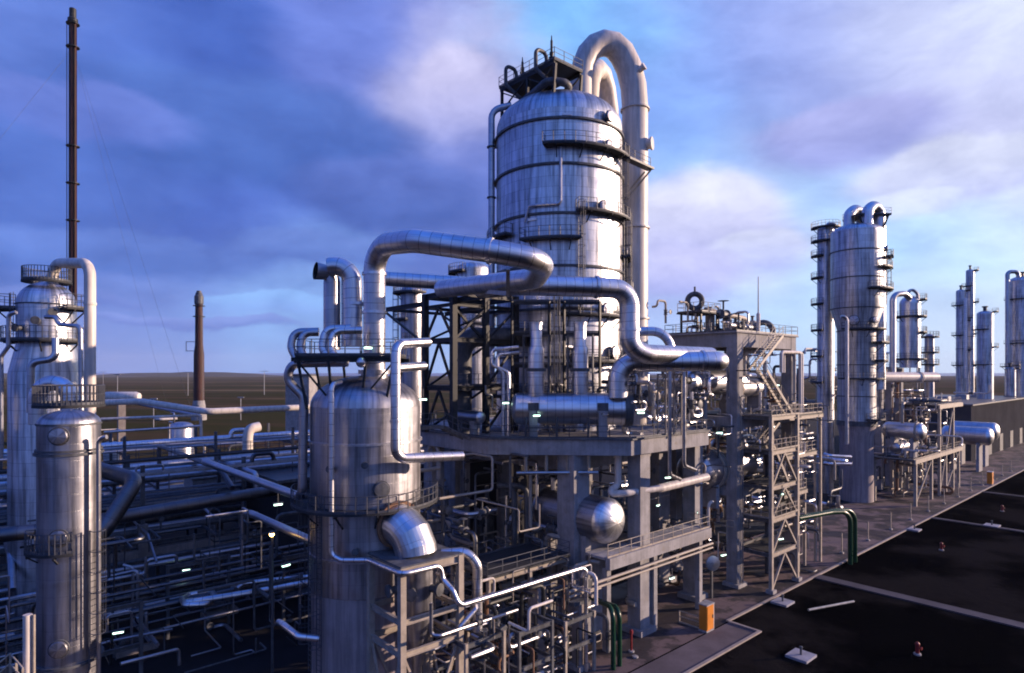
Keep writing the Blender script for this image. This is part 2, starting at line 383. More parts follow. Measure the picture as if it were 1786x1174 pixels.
for i, (x, y, a, bb, hh) in enumerate([(-1950, 3700, 640, 120, 27), (-2700, 3300, 700, 120, 24), (900, 3900, 900, 100, 12), (-3600, 3600, 900, 160, 30)]):
    k = 16; vs = []; 
    for j in range(k + 1):
        for t in range(5):
            fx = j / k * 2 - 1; ft = t / 4 * 2 - 1
            vs.append((x + fx * a, y + ft * bb, hh * max(0, (1 - fx * fx)) * (1 - ft * ft) * random.uniform(.8, 1.1)))
    m.add(vs, [(j * 5 + t, (j + 1) * 5 + t, (j + 1) * 5 + t + 1, j * 5 + t + 1) for j in range(k) for t in range(4)])
structure(m, 'hills', plain('far_heath', (.045, .045, .035), .95, 0, .3, .01))
quad('black_field', FIELD, [A(-130, 0), A(-130, 170), A(330, 170), A(330, 0)], .004)
quad('paving', PAVE, [A(-130, 0), A(330, 0), A(330, -13), A(-130, -13)], .008)
quad('rear_yard_ground', plain('shade_darkened_gravel', (.018, .017, .019), .9, 0, .5, .3, spec=.1), [A(-130, -2), A(330, -2), A(330, -120), A(-130, -120)], .004)  # dark gravel, with shade of the dense structures put into its tone
# apron that juts into the field
ap = [G(1270, 1087), G(1325, 1103)]; k0 = (ap[0] - P0).dot(U); k1 = (ap[1] - P0).dot(U); n1 = (ap[1] - P0).dot(N)
quad('paved_apron', plain('apron_concrete', (.12, .10, .11), .8, 0, .35, .3, spec=.1), [A(k1 - 60, .16), A(k1, .16), A(k1, n1), A(k1 - 60, n1)], .02)
KERB = plain('kerb_concrete', (.28, .235, .21), .8, 0, .25, 1)
def kerb(pts, wd=.26, h=.14):
    m = M()
    for a, b in zip(pts, pts[1:]): m.bar(a + Z * h / 2, b + Z * h / 2, wd, h)
    return structure(m, 'kerb', KERB)
kerb([A(k1, 0), A(330, 0)]); kerb([A(k1 - 60, n1), A(k1 + .13, n1)]); kerb([A(k1, n1 - .13), A(k1, .13)])
STRIP = plain('road_strip_concrete', (.085, .078, .09), .8, 0, .3, .4, spec=.05)
for (xa, ya), wd in (((1423, 1006), 1.5), ((1635, 905), .9), ((1712, 858), .9)):
    u0 = (G(xa, ya) - P0).dot(U); m = M(); m.bar(A(u0, .2, .06), A(u0, 160, .06), wd, .12); structure(m, 'field_road', STRIP)
# ------------------------------------------------------------------ shared fittings
def rail(m, path, h=1.1, r=.028, step=1.5, closed=False, toe=True):
    path = [Vector(q) for q in path]
    if closed: path = path + [path[0]]
    for z in (h, h * .55): m.sweep([q + Z * z for q in path], r, 5)
    for a, b in zip(path, path[1:]):
        L = (b - a).length; k = max(1, round(L / step))
        for i in range(k): q = a + (b - a) * (i / k); m.bar(q, q + Z * h, r * 1.9)
        if toe and L > .2: m.bar(a + Z * .08, b + Z * .08, .02, .15)
    m.bar(path[-1], path[-1] + Z * h, r * 1.9); return m
def ladder(m, foot, top, out, cage=True, w=.46):
    foot, top, out = Vector(foot), Vector(top), Vector(out).normalized(); sd = out.cross(Z).normalized()
    for k in (-1, 1): m.bar(foot + sd * w / 2 * k, top + Z * 1.0 + sd * w / 2 * k, .07, .05)
    L = (top - foot).length; n = max(2, int(L / .34))
    for i in range(n): q = foot + (top - foot) * ((i + .5) / n); m.bar(q - sd * w / 2, q + sd * w / 2, .03)
    if cage and L > 3:
        nh = max(2, int((L - 2) / 1.0)); hoops = []
        for i in range(nh + 1):
            q = foot + Z * 2.2 + (top + Z * 1.0 - foot - Z * 2.2) * (i / nh)
            hp = [q + sd * (.36 * math.cos(t)) + out * (.40 + .38 * math.sin(t)) for t in [R(a) for a in range(-30, 211, 40)]]
            m.sweep([q + sd * w / 2] + hp + [q - sd * w / 2], .025, 4); hoops.append(hp)
        for j in (0, 2, 3, 4, 6): m.bar(hoops[0][j], hoops[-1][j], .04, .02)
    return m
def ring_pts(c, r, a0, a1, z, step=8):
    """points on a circle; angle 0 faces the viewer (-Y), positive turns to +X"""
    n = max(2, int(abs(a1 - a0) / step) + 1)
    return [Vector((c[0] + math.sin(R(a0 + (a1 - a0) * i / n)) * r, c[1] - math.cos(R(a0 + (a1 - a0) * i / n)) * r, z)) for i in range(n + 1)]
def adir(a): return Vector((math.sin(R(a)), -math.cos(R(a)), 0))
def shelf(c, r, z, a0, a1, w, parent, t=.16, dstep=1.6, step=8, brackets=True):
    """curved access platform bracketed off a shell"""
    full = a1 - a0 >= 359
    i = ring_pts(c, r + .05, a0, a1, z, step); o = ring_pts(c, r + w, a0, a1, z, step); n = len(i)
    m = M(); vs = i + o + [q + Z * t for q in i] + [q + Z * t for q in o]; fs = []
    for k in range(n - 1):
        fs += [(k, k + 1, n + k + 1, n + k), (2 * n + k, 3 * n + k, 3 * n + k + 1, 2 * n + k + 1), (n + k, n + k + 1, 3 * n + k + 1, 3 * n + k), (k + 1, k, 2 * n + k, 2 * n + k + 1)]
    if not full: fs += [(0, n, 3 * n, 2 * n), (n - 1, 3 * n - 1, 4 * n - 1, 2 * n - 1)]
    m.add(vs, fs)
    if brackets:
        L = max(2, int(R(a1 - a0) * r / 2.4) + 1)
        for k in range(L):
            a = a0 + (a1 - a0) * (k + .5) / L; d = adir(a); q = Vector((c[0], c[1], z))
            m.bar(q + d * (r + .02), q + d * (r + w) - Z * .08, .10, .16); m.bar(q + d * r - Z * w * .85, q + d * (r + w * .85) - Z * .1, .09, .09)
    pl = m.build('platform', GRATE, parent)
    rm = M(); oo = [q + Z * t for q in ring_pts(c, r + w - .05, a0, a1, z, step)]
    path = oo if full else [i[0] + Z * t] + oo + [i[-1] + Z * t]
    rail(rm, path, step=dstep); rm.build('railing', RAILM, pl)
    return pl
def manhole(c, r, z, a, rad, parent, mat, depth=.45, dark=True):
    d = adir(a); q = Vector((c[0], c[1], z)) + d * (r - .1)
    m = M(); m.lathe([(rad * .82, 0), (rad * .82, depth), (rad, depth), (rad, depth + .14), (rad * .92, depth + .2), (.01, depth + .26)], q, d, 20)
    o = m.build('manhole', mat, parent)
    f = M(); f.lathe([(rad * 1.14, depth - .02), (rad * 1.14, depth + .07), (rad * 1.01, depth + .07), (rad * 1.01, depth - .02)], q, d, 20, closed=False); f.build('flange', MID, o)
    return o
def hoop(c, r, z, parent, h=.22, w=.22, mat=None):
    m = M(); m.lathe([(r + .01, z), (r + w, z), (r + w, z + h), (r + .01, z + h)], (c[0], c[1], 0), Z, 64, closed=False); return m.build('stiffener_ring', mat or MID, parent)
def dome(r, z, hgt, k=9, r1=0.02): return [(max(r1, r * math.cos(math.pi / 2 * i / k)), z + hgt * math.sin(math.pi / 2 * i / k)) for i in range(1, k + 1)]
# ------------------------------------------------------------------ the large clad vacuum tower
C = Vector((5.15, 68, 0)); RT = 6.85
mt = thing('vacuum_tower', 'giant silver clad tower rising through the octagonal concrete deck, tallest vessel in view', 'tower', C)
m = M(); m.lathe([(RT, 15.2), (RT, 49.3)], C, Z, 96, closed=False); shell = m.build('shell', CLADT, mt)
m = M(); m.lathe([(RT, 49.3)] + dome(RT, 49.3, 3.7, 12), C, Z, 96, closed=False); m.build('dome_head', CLADT, mt)
for z in (48.1, 43.6, 38.7, 33.5, 29.2, 24.4): hoop(C, RT, z, mt)
shelf(C, RT, 45.3, -16, 62, 1.15, mt); shelf(C, RT, 38.9, 10, 66, 1.1, mt); shelf(C, RT, 36.1, -34, 12, 1.1, mt)
shelf(C, RT, 37.0, -92, -48, 1.1, mt); shelf(C, RT, 28.6, -5, 58, 1.2, mt); shelf(C, RT, 31.4, 66, 96, 1.2, mt); shelf(C, RT, 35.2, 70, 96, 1.0, mt); shelf(C, RT, 24.0, 5, 70, 1.2, mt); shelf(C, RT, 20.4, -80, 75, 1.3, mt); shelf(C, RT, 26.6, -70, -12, 1.2, mt)
for z, a, rad in ((48.9, 41, .55), (45.9, 41, .62), (39.6, 34, .62), (29.3, 38, .7), (25.0, 48, .7), (36.0, 82, .6)): manhole(C, RT, z, a, rad, mt, CLADB)
for a, z0, z1 in ((13, 28.8, 38.9), (60, 38.9, 45.4), (70, 24, 38.9)):
    d = adir(a); m = M(); q = C + d * (RT + .35); ladder(m, q + Z * z0, q + Z * z1, d); m.build('ladder', RAILM, mt)
# drain pipe down the front face, with its branch
m = M(); d0 = adir(-3); a = C + d0 * (RT + .32)
pts = [a + Z * 45.2, a + Z * 39.9] + [C + adir(t) * (RT + .32) + Z * 39.6 for t in range(-5, -33, -4)] + [C + adir(-33) * (RT + .32) + Z * 38.0]
m.tube(pts, .14, .3, 8); m.build('drain_pipe', PIPED, mt)
for a, z, ww in ((2, 48.5, .9), (-27, 38.3, .9)):
    d = adir(a); sd = d.cross(Z); q = C + d * (RT + .09) + Z * z; m = M(); m.box(q, (ww, .12, .22), (sd, d, Z)); m.build('name_plate', glow('plate_white', (1, 1, 1), 0), mt)
# side pipe up the far flank
m = M(); a = C + adir(-86) * (RT + .55); b = C + adir(-86) * (RT - 1.6)
m.tube([a + Z * 22, a + Z * 51.6, b + Z * 52.2], .36, 1.2, 12); o = m.build('flank_pipe', PIPED, mt)
for z in (30, 36, 42, 47.5): m2 = M(); m2.lathe([(.38, 0), (.52, 0), (.52, .12), (.38, .12)], a + Z * z, Z, 14, closed=False); m2.build('clamp', MID, o)
# head platform with legs, rails, relief valves
q0 = P(967, 104, 62); zt = q0.z; q0 = Vector((q0.x, q0.y, 0))
hp = M(); L1, L2 = 8.6, 4.2
hp.box(q0 + V * L1 / 2 + U * L2 / 2 + Z * (zt + .1), (L1, L2, .18), (V, U, Z))
for a, b in ((0, 0), (L1, 0), (L1 / 2, 0), (0, L2), (L1, L2), (L1 / 2, L2)):
    hp.bar(q0 + V * a * .96 + U * (b * .92 + .15) + Z * (zt - .3), q0 + V * (a * .96 if a else .4) + U * (b * .92 + .15) + Z * 49.5, .26)
for b in (.15, L2 - .2):
    hp.bar(q0 + V * .1 + U * b + Z * (zt - .16), q0 + V * (L1 - .1) + U * b + Z * (zt - .16), .2, .34)
    for a in (0, L1 / 2): hp.bar(q0 + V * (a + .2) + U * b + Z * (zt - .4), q0 + V * (a + L1 / 2 - .2) + U * b + Z * (zt - 2.6), .13); hp.bar(q0 + V * (a + .2) + U * b + Z * (zt - 2.6), q0 + V * (a + L1 / 2 - .2) + U * b + Z * (zt - .4), .13)
pl = hp.build('head_platform', DARK, mt)
rm = M(); rail(rm, [q0 + V * a + U * b + Z * (zt + .2) for a, b in ((0, 0), (L1, 0), (L1, L2), (0, L2))], closed=True, step=1.2); rm.build('railing', RAILM, pl)
for a, b, hh in ((1.0, .6, 2.3), (5.3, .5, 1.7), (2.8, 2.6, 1.3)):
    q = q0 + V * a + U * b + Z * (zt + .2); m = M()
    m.lathe([(.20, 0), (.20, .5), (.30, .5), (.30, .6), (.16, .66), (.22, .9), (.22, 1.1), (.13, 1.2), (.13, hh), (.08, hh + .05), (.05, hh + .5), (.01, hh + .55)], q, Z, 10); m.build('relief_valve', DARK, pl)
for a in (2.3, 7.0):
    q = q0 + V * a + U * .15; m = M()
    m.tube([q + U * 1.0 + Z * (zt + .7), q + U * 1.0 + Z * (zt + 1.9), q - U * .55 + Z * (zt + 1.9), q - U * .55 + Z * (zt - .2), q + U * .6 - V * 1.3 + Z * (zt - 1.9)], .20, .6, 10); m.build('vent_pipe', MID, pl)
m = M(); q = q0 + U * .2 + Z * (zt - 2.2)
m.tube([q + V * 7.5 - Z * .9, q + V * 3.2, q - U * .4 + V * .7 + Z * .3, q + U * 1.6 - V * .5 + Z * .2, q + U * 2.4 + V * .9 - Z * .3, q + U * 1.6 + V * 2.6 - Z * .8], .40, 1.1, 12); m.build('header_pipe', MID, pl)
# side bracket that steadies the pale downcomer
m = M(); e = C + adir(60) * (RT + .9) + Z * 45.2; t = P(1137, 268, 67.0); t = Vector((t.x, 67.6, 45.2)); t2 = C + adir(78) * (RT + .1) + Z * 43.4
m.bar(e, t, .9, .22); m.bar(t - Z * .1, Vector((t2.x, t2.y, t2.z - 2.2)), .16); m.bar(t - Z * .1 + V * .8, Vector((t2.x, t2.y, t2.z - 2.2)) + V * .8, .16); br = m.build('bracket', MID, mt)
rm = M(); rail(rm, [e + Z * .12, t + Z * .12], toe=False); rm.build('railing', RAILM, br)
# ------------------------------------------------------------------ pale overhead lines off the tower head
def arch(a, b, za, zb, ztop, sa=.45, k=7):
    """up from a, over a mitred bend, down to b"""
    a, b = Vector(a), Vector(b); d = b - a; L = d.length; pts = [a + Z * za]
    xs = L * sa; ha, hb = ztop - 0, ztop
    for i in range(k + 1):
        t = math.pi * i / k
        f = (1 - math.cos(t)) / 2
        lift = math.sin(t)
        base = (ztop - 4.4) if t <= math.pi / 2 else (ztop - 6.6)
        pts.append(a + d * f + Z * (base + (ztop - base) * lift))
    pts.append(b + Z * zb); return pts
ov = thing('overhead_line', 'thick pale cream painted pipe arching off the giant tower head and dropping beside it', 'pipe', (13.9, 70, 15))
pa = Vector((7.6, 68, 0)); pb = Vector((13.9, 70, 0))
ap_ = arch(pa, pb, 51.5, 15.5, 59.7, k=9)
m = M(); m.sweep(ap_, [1.18] * 2 + [1.18 + .27 * min(1, i / 5) for i in range(len(ap_) - 2)], 28); m.build('bore', WHITE, ov, sharp=40)
for z in (52.6, 39.2, 29): 
    m = M(); m.lathe([(1.44, z), (1.64, z), (1.64, z + .18), (1.44, z + .18)], pb, Z, 28, closed=False); m.build('flange', WHITE, ov)
m = M(); d = (Vector((1, -.5, 0))).normalized(); m.lathe([(.58, 0), (.58, 1.8), (.72, 1.8), (.72, 2.0), (.01, 2.05)], pb + Z * 48.6, d, 20); m.build('manhole', WHITE, ov)
m = M(); q = pb + Z * 55.6 - Vector((.35, .9, -.6)); m.lathe([(.34, 0), (.34, 1.3), (.42, 1.3), (.42, 1.5), (.01, 1.52)], q, Vector((.75, -.55, .45)), 14); m.build('nozzle', WHITE, ov)
ov2 = thing('overhead_line', 'second pale cream pipe arch half hidden behind the giant tower head', 'pipe', (11.5, 77, 15))
pa2 = Vector((9.0, 72.0, 0)); pb2 = Vector((12.3, 77.3, 0))
m = M(); m.sweep(arch(pa2, pb2, 50.5, 15.5, 59.4), 1.1, 24); m.build('bore', WHITE, ov2, sharp=40)
m = M(); m.lathe([(1.09, 47.5), (1.27, 47.5), (1.27, 47.7), (1.09, 47.7)], pb2, Z, 24, closed=False); m.build('flange', WHITE, ov2)
# ------------------------------------------------------------------ octagonal deck on pillars
OC = Vector((5.0, 68, 0)); RO = 16.0
octv = [OC + Vector((math.cos(R(-93.6 + 22.5 + 45 * k)), math.sin(R(-93.6 + 22.5 + 45 * k)), 0)) * RO for k in range(8)]
dk = thing('tower_deck', 'octagonal concrete deck on square pillars carrying the giant tower and its coolers', 'deck', OC)
m = M(); m.prism(octv, 15.9, 17.2); m.build('slab', CONC, dk)
m = M(); cp = [OC + (q - OC) * 1.004 for q in octv]
for a, b in zip(cp, cp[1:] + cp[:1]): m.bar(a + Z * 17.29, b + Z * 17.29, .22, .14)
m.build('edge_angle', MID, dk)
rm = M(); rail(rm, [OC + (q - OC) * .985 + Z * 17.3 for q in octv], closed=True, step=1.8); rm.build('railing', RAILM, dk)
for k in range(7):
    q = OC + Vector((math.cos(R(-63.8 + 45 * k)), math.sin(R(-63.8 + 45 * k)), 0)) * 14.27; m = M(); m.gbox(q + Z * 7.95, 1.4, 1.4, 15.9)
    m.gbox(q + Z * .25, 2.2, 2.2, .5); m.build('pillar', CONC, dk)
for k in range(4):
    a = R(-88.3 + 90 * k); q = OC + Vector((math.cos(a), math.sin(a), 0)) * (13.5 if k == 0 else 11); m = M(); m.gbox(q + Z * 7.95, 2.0, 2.0, 15.9); m.gbox(q + Z * .3, 3, 3, .6); m.build('pillar', CONC, dk)
for zz in (14.9,):
    for k in range(4):
        a = R(-86.6 + 90 * k); b = R(-86.6 + 90 * (k + 1)); q = OC + Vector((math.cos(a), math.sin(a), 0)) * 11; p = OC + Vector((math.cos(b), math.sin(b), 0)) * 11
        m = M(); d = (p - q).normalized(); m.bar(q + d * 1.6 + Z * zz, p - d * 1.6 + Z * zz, 1.0, 1.8); m.build('cross_beam', CONC, dk)
# ------------------------------------------------------------------ generic makers
def pipe(name, label, pts, r, mat=None, bend=None, n=14, k=5, flanges=(), group=None, cat='pipe', supports=(), valves=()):
    """one run of pipe; flanges/valves are given as points on it with a direction"""
    pts = [Vector(q) for q in pts]; m = M(); m.tube(pts, r, bend, n, k)
    o = m.build(name, mat or PIPEM); tag(o, label, cat, group)
    for q, d in flanges:
        f = M(); f.lathe([(r * .99, -.10), (r * 1.13, -.10), (r * 1.13, .10), (r * .99, .10)], q, d, n, closed=False); f.build('flange', mat or PIPEM, o)
    for q, d in valves:
        f = M(); d = Vector(d).normalized(); e = d.cross(Z) if abs(d.z) < .9 else U
        f.lathe([(r * .9, -r * 2.2), (r * 1.9, -r * 2.2), (r * 1.9, -r * 1.8), (r * 1.3, -r * 1.6), (r * 1.5, 0), (r * 1.3, r * 1.6), (r * 1.9, r * 1.8), (r * 1.9, r * 2.2), (r * .9, r * 2.2)], q, d, 10)
        up = Z if abs(d.z) < .9 else N
        f.cyl(q, q + up * r * 5, r * .35, 6); f.lathe([(r * 1.9, r * 5 - .03), (r * 2.2, r * 5), (r * 1.9, r * 5 + .03)], q, up, 10, closed=True); f.build('valve', MID, o)
    for q in supports:
        f = M(); f.bar(Vector((q[0], q[1], 0)), Vector(q) - Z * r, r * .9); f.build('support', MID, o)
    return o
def tower(name, label, x, y, prof, mat, hgt=1.0, n=56, cat='tower', skirt=None, group=None, base=0):
    """prof: list of (radius, z) for the straight shell, a domed head is put on top"""
    c = Vector((x, y, 0)); t = thing(name, label, cat, (x, y, base), group)
    m = M(); m.lathe(prof, c, Z, n, closed=False); m.build('shell', mat, t)
    m = M(); r, z = prof[-1]; m.lathe([(r, z)] + dome(r, z, hgt, 10), c, Z, n, closed=False); m.build('dome_head', mat, t)
    if skirt: m = M(); m.lathe(skirt, c, Z, n, closed=False); m.build('skirt', SKIRT, t)
    return t, c
def post(p, a, b, w, mat=None, nm='post', kind='bar', h=None, up=Z):
    m = M(); (m.ibar(a, b, w, h or w, up) if kind == 'i' else m.bar(a, b, w, h, up)); return m.build(nm, mat or DARK, p)
# ------------------------------------------------------------------ the broad clad vessel in front
FX, FY, FR = -10.6, 45.0, 3.9
fv, FC = tower('clad_vessel', 'broad silver clad vessel with a ring walkway, in front of the octagonal deck', FX, FY, [(FR, 7.9), (FR, 20.6)], CLADB, 2.2, 72, 'vessel', [(FR - .06, 0), (FR - .06, 7.9)])
for z in (18.1, 10.3): hoop(FC, FR, z, fv, .14, .14, PIPED)
shelf(FC, FR, 13.7, -88, 100, 1.3, fv, dstep=1.3)
manhole(FC, FR, 15.2, 27, .52, fv, MID, .3)
for a in (-50, -34): 
    d = adir(a); m = M(); q = FC + d * (FR + .3); ladder(m, q + Z * 2.5, q + Z * 13.8, d); m.build('ladder', RAILM, fv)
m = M(); m.lathe([(.95, 22.0), (.95, 22.9), (1.15, 22.9), (1.15, 23.2), (.8, 23.2)], FC + Vector((.6, 0, 0)), Z, 24); m.build('nozzle', PIPED, fv)
for a, z in ((-20, 16.6), (12, 16.9), (4, 11.2)):
    d = adir(a); m = M(); m.lathe([(.14, 0), (.14, .45), (.24, .45), (.24, .55), (.01, .56)], FC + d * (FR - .05) + Z * z, d, 10); m.build('nozzle', MID, fv)
# platform over its head
vp = thing('vessel_platform', 'dark steel platform with handrails over the broad clad vessel head', 'platform', (FX, FY - .6, 22.6))
cq = Vector((FX - .7, FY - .8, 0)); L, B = 6.8, 4.6; e1 = Vector((1, 0, 0)); e2 = Vector((0, 1, 0))
m = M()
for (x0, x1, y0, y1) in ((-L/2, L/2, -B/2, -1.1), (-L/2, .6, -1.1, 1.9), (2.4, L/2, -1.1, 1.9)):
    m.box(cq + e1 * (x0 + x1) / 2 + e2 * (y0 + y1) / 2 + Z * 24.1, (x1 - x0, y1 - y0, .14))
m.build('grating', GRATE, vp)
rm = M(); rail(rm, [cq + e1 * a + e2 * b + Z * 24.17 for a, b in ((-L/2, -B/2), (L/2, -B/2), (L/2, 1.9), (-L/2, 1.9))], closed=True, step=1.2); rm.build('railing', RAILM, vp)
for a in (-3.3, -1.2, 1.4, 3.3):
    for b in (-2.1, 1.6): post(vp, cq + e1 * a + e2 * b + Z * 24.0, cq + e1 * a * .8 + e2 * b + Z * (20.5 if abs(a) > 3 else 21.5), .16)
for b in (-2.1, 1.6): post(vp, cq + e1 * -3.7 + e2 * b + Z * 23.9, cq + e1 * 3.7 + e2 * b + Z * 23.9, .18, nm='beam', h=.26)
for s in (-1, 1): post(vp, cq + e1 * 3.3 * s - e2 * 2.1 + Z * 23.8, cq + e1 * 1.3 * s - e2 * 2.1 + Z * 21.4, .12, nm='brace')
# ------------------------------------------------------------------ the big silver overhead pipes
tA = [P(653, 668, 45), P(653, 428, 44.6), P(722, 420, 41.2), P(858, 438, 40.4), P(952, 455, 41.2), P(934, 486, 45.6), P(770, 504, 55)]
pipe('silver_pipe', 'fat silver pipe rising off the broad vessel and doubling back above the dark frame', tA, .78, PIPEM, 1.9, 28, 10,
     flanges=[(P(855, 437.6, 40.42), tA[3] - tA[2]), (P(653, 478, 44.7), Z), (P(653, 545, 44.8), Z)])
pipe('silver_pipe', 'silver pipe crossing level behind the riser and into the dark frame', [P(640, 484, 59), P(792, 494, 60), P(880, 500, 61)], .70, PIPEM, 1, 24)
tB = [P(840, 505, 57), P(905, 497, 50.5), P(1042, 501, 51.5), P(1098, 505, 52.4), P(1098, 606, 52.4), P(1128, 618, 53), P(1240, 622, 57)]
pipe('silver_pipe', 'silver pipe running under the doubled-back bend then dropping in an elbow beside the tower', tB, .84, PIPEM, 1.7, 28, 9, flanges=[(P(1040, 501, 51.4), tB[2] - tB[1]), (P(1098, 575, 52.4), Z)])
pipe('silver_pipe', 'short silver pipe hoop humped over the level line at the deck corner', [P(1098, 600, 56), P(1100, 578, 56), P(1168, 578, 56), P(1172, 640, 56)], .42, PIPEM, 1.7, 18, 8)
tC = [P(1078, 694, 54.6), P(1078, 633, 54.6), P(1225, 630, 54.6), P(1268, 630, 54.9)]; tC.append(tC[-1] + V * 6)
pipe('silver_pipe', 'silver pipe rising from the cooler drum and running level towards the concrete frame', tC, .86, PIPEM, 1.5, 28, 7, flanges=[(P(1225, 630, 54.6), Vector((1, 0, 0)))])
pipe('silver_pipe', 'silver loop pipe bracketed off the flank of the broad clad vessel', [P(747, 597, 43.5), P(690, 600, 40.7), P(690, 800, 40.5), P(806, 795, 43.5)], .33, PIPEM, .75, 18, 7, flanges=[(P(690, 735, 40.55), Z)])
pipe('silver_pipe', 'short silver stub pipe joining the loop pipe to the dark frame', [P(692, 642, 41), P(740, 638, 43.5)], .30, PIPEM, n=16)
# vent and crossover beside the riser
vt = thing('vent_stack', 'open-mouthed silver vent stack turned sideways above the vessel platform', 'vent', P(573, 610, 46.6))
a = P(579, 492, 46.6); k2 = a + Vector((-.12, -.05, .62)); b = k2 + Vector((-.92, -.62, .12))
m = M(); m.sweep([P(579, 610, 46.6), a, k2, b], [.62, .62, .66, .66], 24, cap=False); m.build('bore', PIPED, vt, sharp=10)
m = M(); d = (b - k2).normalized(); m.lathe([(.64, 0), (.60, -.05), (.58, -.5), (.01, -.5)], b, d, 24, closed=False); m.build('mouth', DARK, vt)
pipe('silver_pipe', 'silver pipe turning down in a round elbow next to the open vent mouth', [P(574, 466, 45.6), P(615, 459, 45.6), P(615, 604, 45.6)], .68, PIPEM, 1.25, 22, 8, flanges=[(P(622, 530, 45.6), Z)])
pipe('silver_pipe', 'slim silver pipe standing between the vent stack and the round elbow', [P(600, 480, 46.5), P(600, 604, 46.5)], .2, PIPEM, n=12)
# header with hairpin loops on the vessel head
hd = [P(606, 632, 42.8), P(508, 634, 43.2), P(500, 662, 43.3), P(530, 692, 43.3), P(527, 868, 43.2)]; hd.append(hd[-1] + V * 23.5)
pipe('header_pipe', 'grey header pipe running down beside the broad vessel and away over the rack', hd, .31, PIPED, .8, 16, 6, flanges=[(P(600, 632, 42.8), Vector((1, 0, 0))), (P(527, 760, 43.25), Z)])
for i, (pp, lb) in enumerate((([(519, 630), (507, 606), (512, 579), (556, 578)], 'outermost grey hairpin loop on the vessel head, nearest the open field'),
        ([(533, 630), (523, 606), (528, 580), (556, 580)], 'second grey hairpin loop on the vessel head, inside the outermost'),
        ([(574, 629), (561, 606), (568, 574), (612, 572)], 'bright grey hairpin loop under the vent stack on the vessel head'),
        ([(588, 629), (575, 606), (582, 577), (632, 576)], 'bright grey hairpin loop next to the riser on the vessel head'))):
    pipe('loop_pipe', lb, [P(a, b, 42.6 - (.15 if i > 1 else 0) + j * .25) for j, (a, b) in enumerate(pp)], .27, PIPEM if i > 1 else PIPED, .7, 12, 6, group='hairpin loops on the vessel head')
m = M(); m.lathe([(.01, -.36)] + [(.36 * math.cos(t), .36 * math.sin(t)) for t in [R(a) for a in range(-75, 76, 15)]] + [(.01, .36)], P(630, 632, 42), Z, 20)
b_ = m.build('vapour_pot', PIPEM); tag(b_, 'small round silver pot hanging under the vessel head platform', 'vessel'); m = M(); m.bar(P(630, 624, 42), P(630, 612, 42), .12); m.build('hanger', MID, b_)
pipe('downpipe', 'pale slim downpipe down the front of the broad vessel and round the duct table', [P(594, 666, 41.3), P(578, 670, 40.2), P(578, 968, 40.2), P(596, 977, 40), P(643, 977, 39.7), P(702, 1002, 37.3), P(768, 986, 39.4), P(772, 1010, 39.4), P(790, 1030, 39), P(801, 1057, 38.8), P(1014, 991, 47.5), P(1022, 994, 47.7), P(1022, 1172, 47.7)], .17, PIPEM, .5, 12, 5)
# ------------------------------------------------------------------ duct elbow on its table
TQ = P(701, 991, 38); TQ = Vector((TQ.x, TQ.y, 0)); TU, TV, TZ = 4.4, 3.9, 11.0
tc = TQ + U * TU / 2 + V * TV / 2
tb = thing('duct_table', 'buff steel table frame holding the fat mitred duct elbow', 'frame', tc)
m = M()
for a, b in (((0, 0), (1, 0)), ((1, 0), (1, 1)), ((1, 1), (0, 1)), ((0, 1), (0, 0))):
    p = TQ + U * TU * a[0] + V * TV * a[1]; q = TQ + U * TU * b[0] + V * TV * b[1]; d = (q - p).normalized()
    post(tb, p + d * .2 + Z * (TZ - .25), q - d * .2 + Z * (TZ - .25), .3, LITST, 'beam', 'i', .5)
    for zz in (7.6, 5.6): post(tb, p + d * .2 + Z * zz, q - d * .2 + Z * zz, .22, LITST, 'beam', 'i', .36)
    post(tb, p + d * .2 + Z * 5.3, p + (q - p) / 2 + Z * .6, .14, LITST, 'brace'); post(tb, q - d * .2 + Z * 5.3, p + (q - p) / 2 + Z * .6, .14, LITST, 'brace')
    post(tb, p, p + Z * TZ, .40, LITST, 'leg')
m = M(); m.gbox(tc + Z * (TZ + .05), TU + .3, TV + .3, .1); m.build('top_plate', MID, tb)
rm = M(); rail(rm, [TQ + U * a + V * b + Z * 7.8 for a, b in ((TU + .9, -.2), (TU + .9, TV))], step=1.1); rm.build('railing', RAILM, tb)
de = thing('duct_elbow', 'fat mitred silver duct elbow bending down from the broad vessel onto the table', 'duct', tc + Z * TZ)
s0 = FC + N * (FR - .5) + U * .1; vz = 12.75; hx = tc + N * .1
pts = [s0 + Z * vz, FC + N * (FR + .5) + U * .1 + Z * vz]; e0 = pts[-1]; e1_ = Vector((hx.x, hx.y, vz)); dd = (e1_ - e0); L0 = dd.length; dd.normalize()
pts.append(e0 + dd * max(.1, L0 - 1.75)); bc = e1_ - dd * 1.75 - Z * 1.75
for t in (22, 48, 74): pts.append(bc + dd * 1.75 * math.sin(R(t)) + Z * 1.75 * math.cos(R(t)))
pts.append(Vector((hx.x, hx.y, TZ + .1)))
m = M(); m.sweep(pts, 1.38, 32); m.build('bore', CLAD, de, sharp=9)
m = M(); m.lathe([(1.40, .02), (1.62, .02), (1.62, .2), (1.40, .2)], FC + N * (FR + .35) + U * .1 + Z * vz, N, 32, closed=False); m.build('flange', BROWN, de)
cv, _ = None, None
cn = thing('cone_hopper', 'dark clad cone vessel hanging inside the buff table frame', 'vessel', tc)
m = M(); m.lathe([(.45, 2.8), (.45, 3.6), (1.35, 7.4), (1.35, 10.6)], tc, Z, 32); m.build('shell', CLADB, cn)
for a in (0, 60, -50):
    d = adir(a); m = M(); m.lathe([(.26, 1.2), (.26, 1.9), (.42, 1.9), (.42, 2.05), (.01, 2.1)], tc + Z * 9, d, 12); m.build('nozzle', MID, cn)
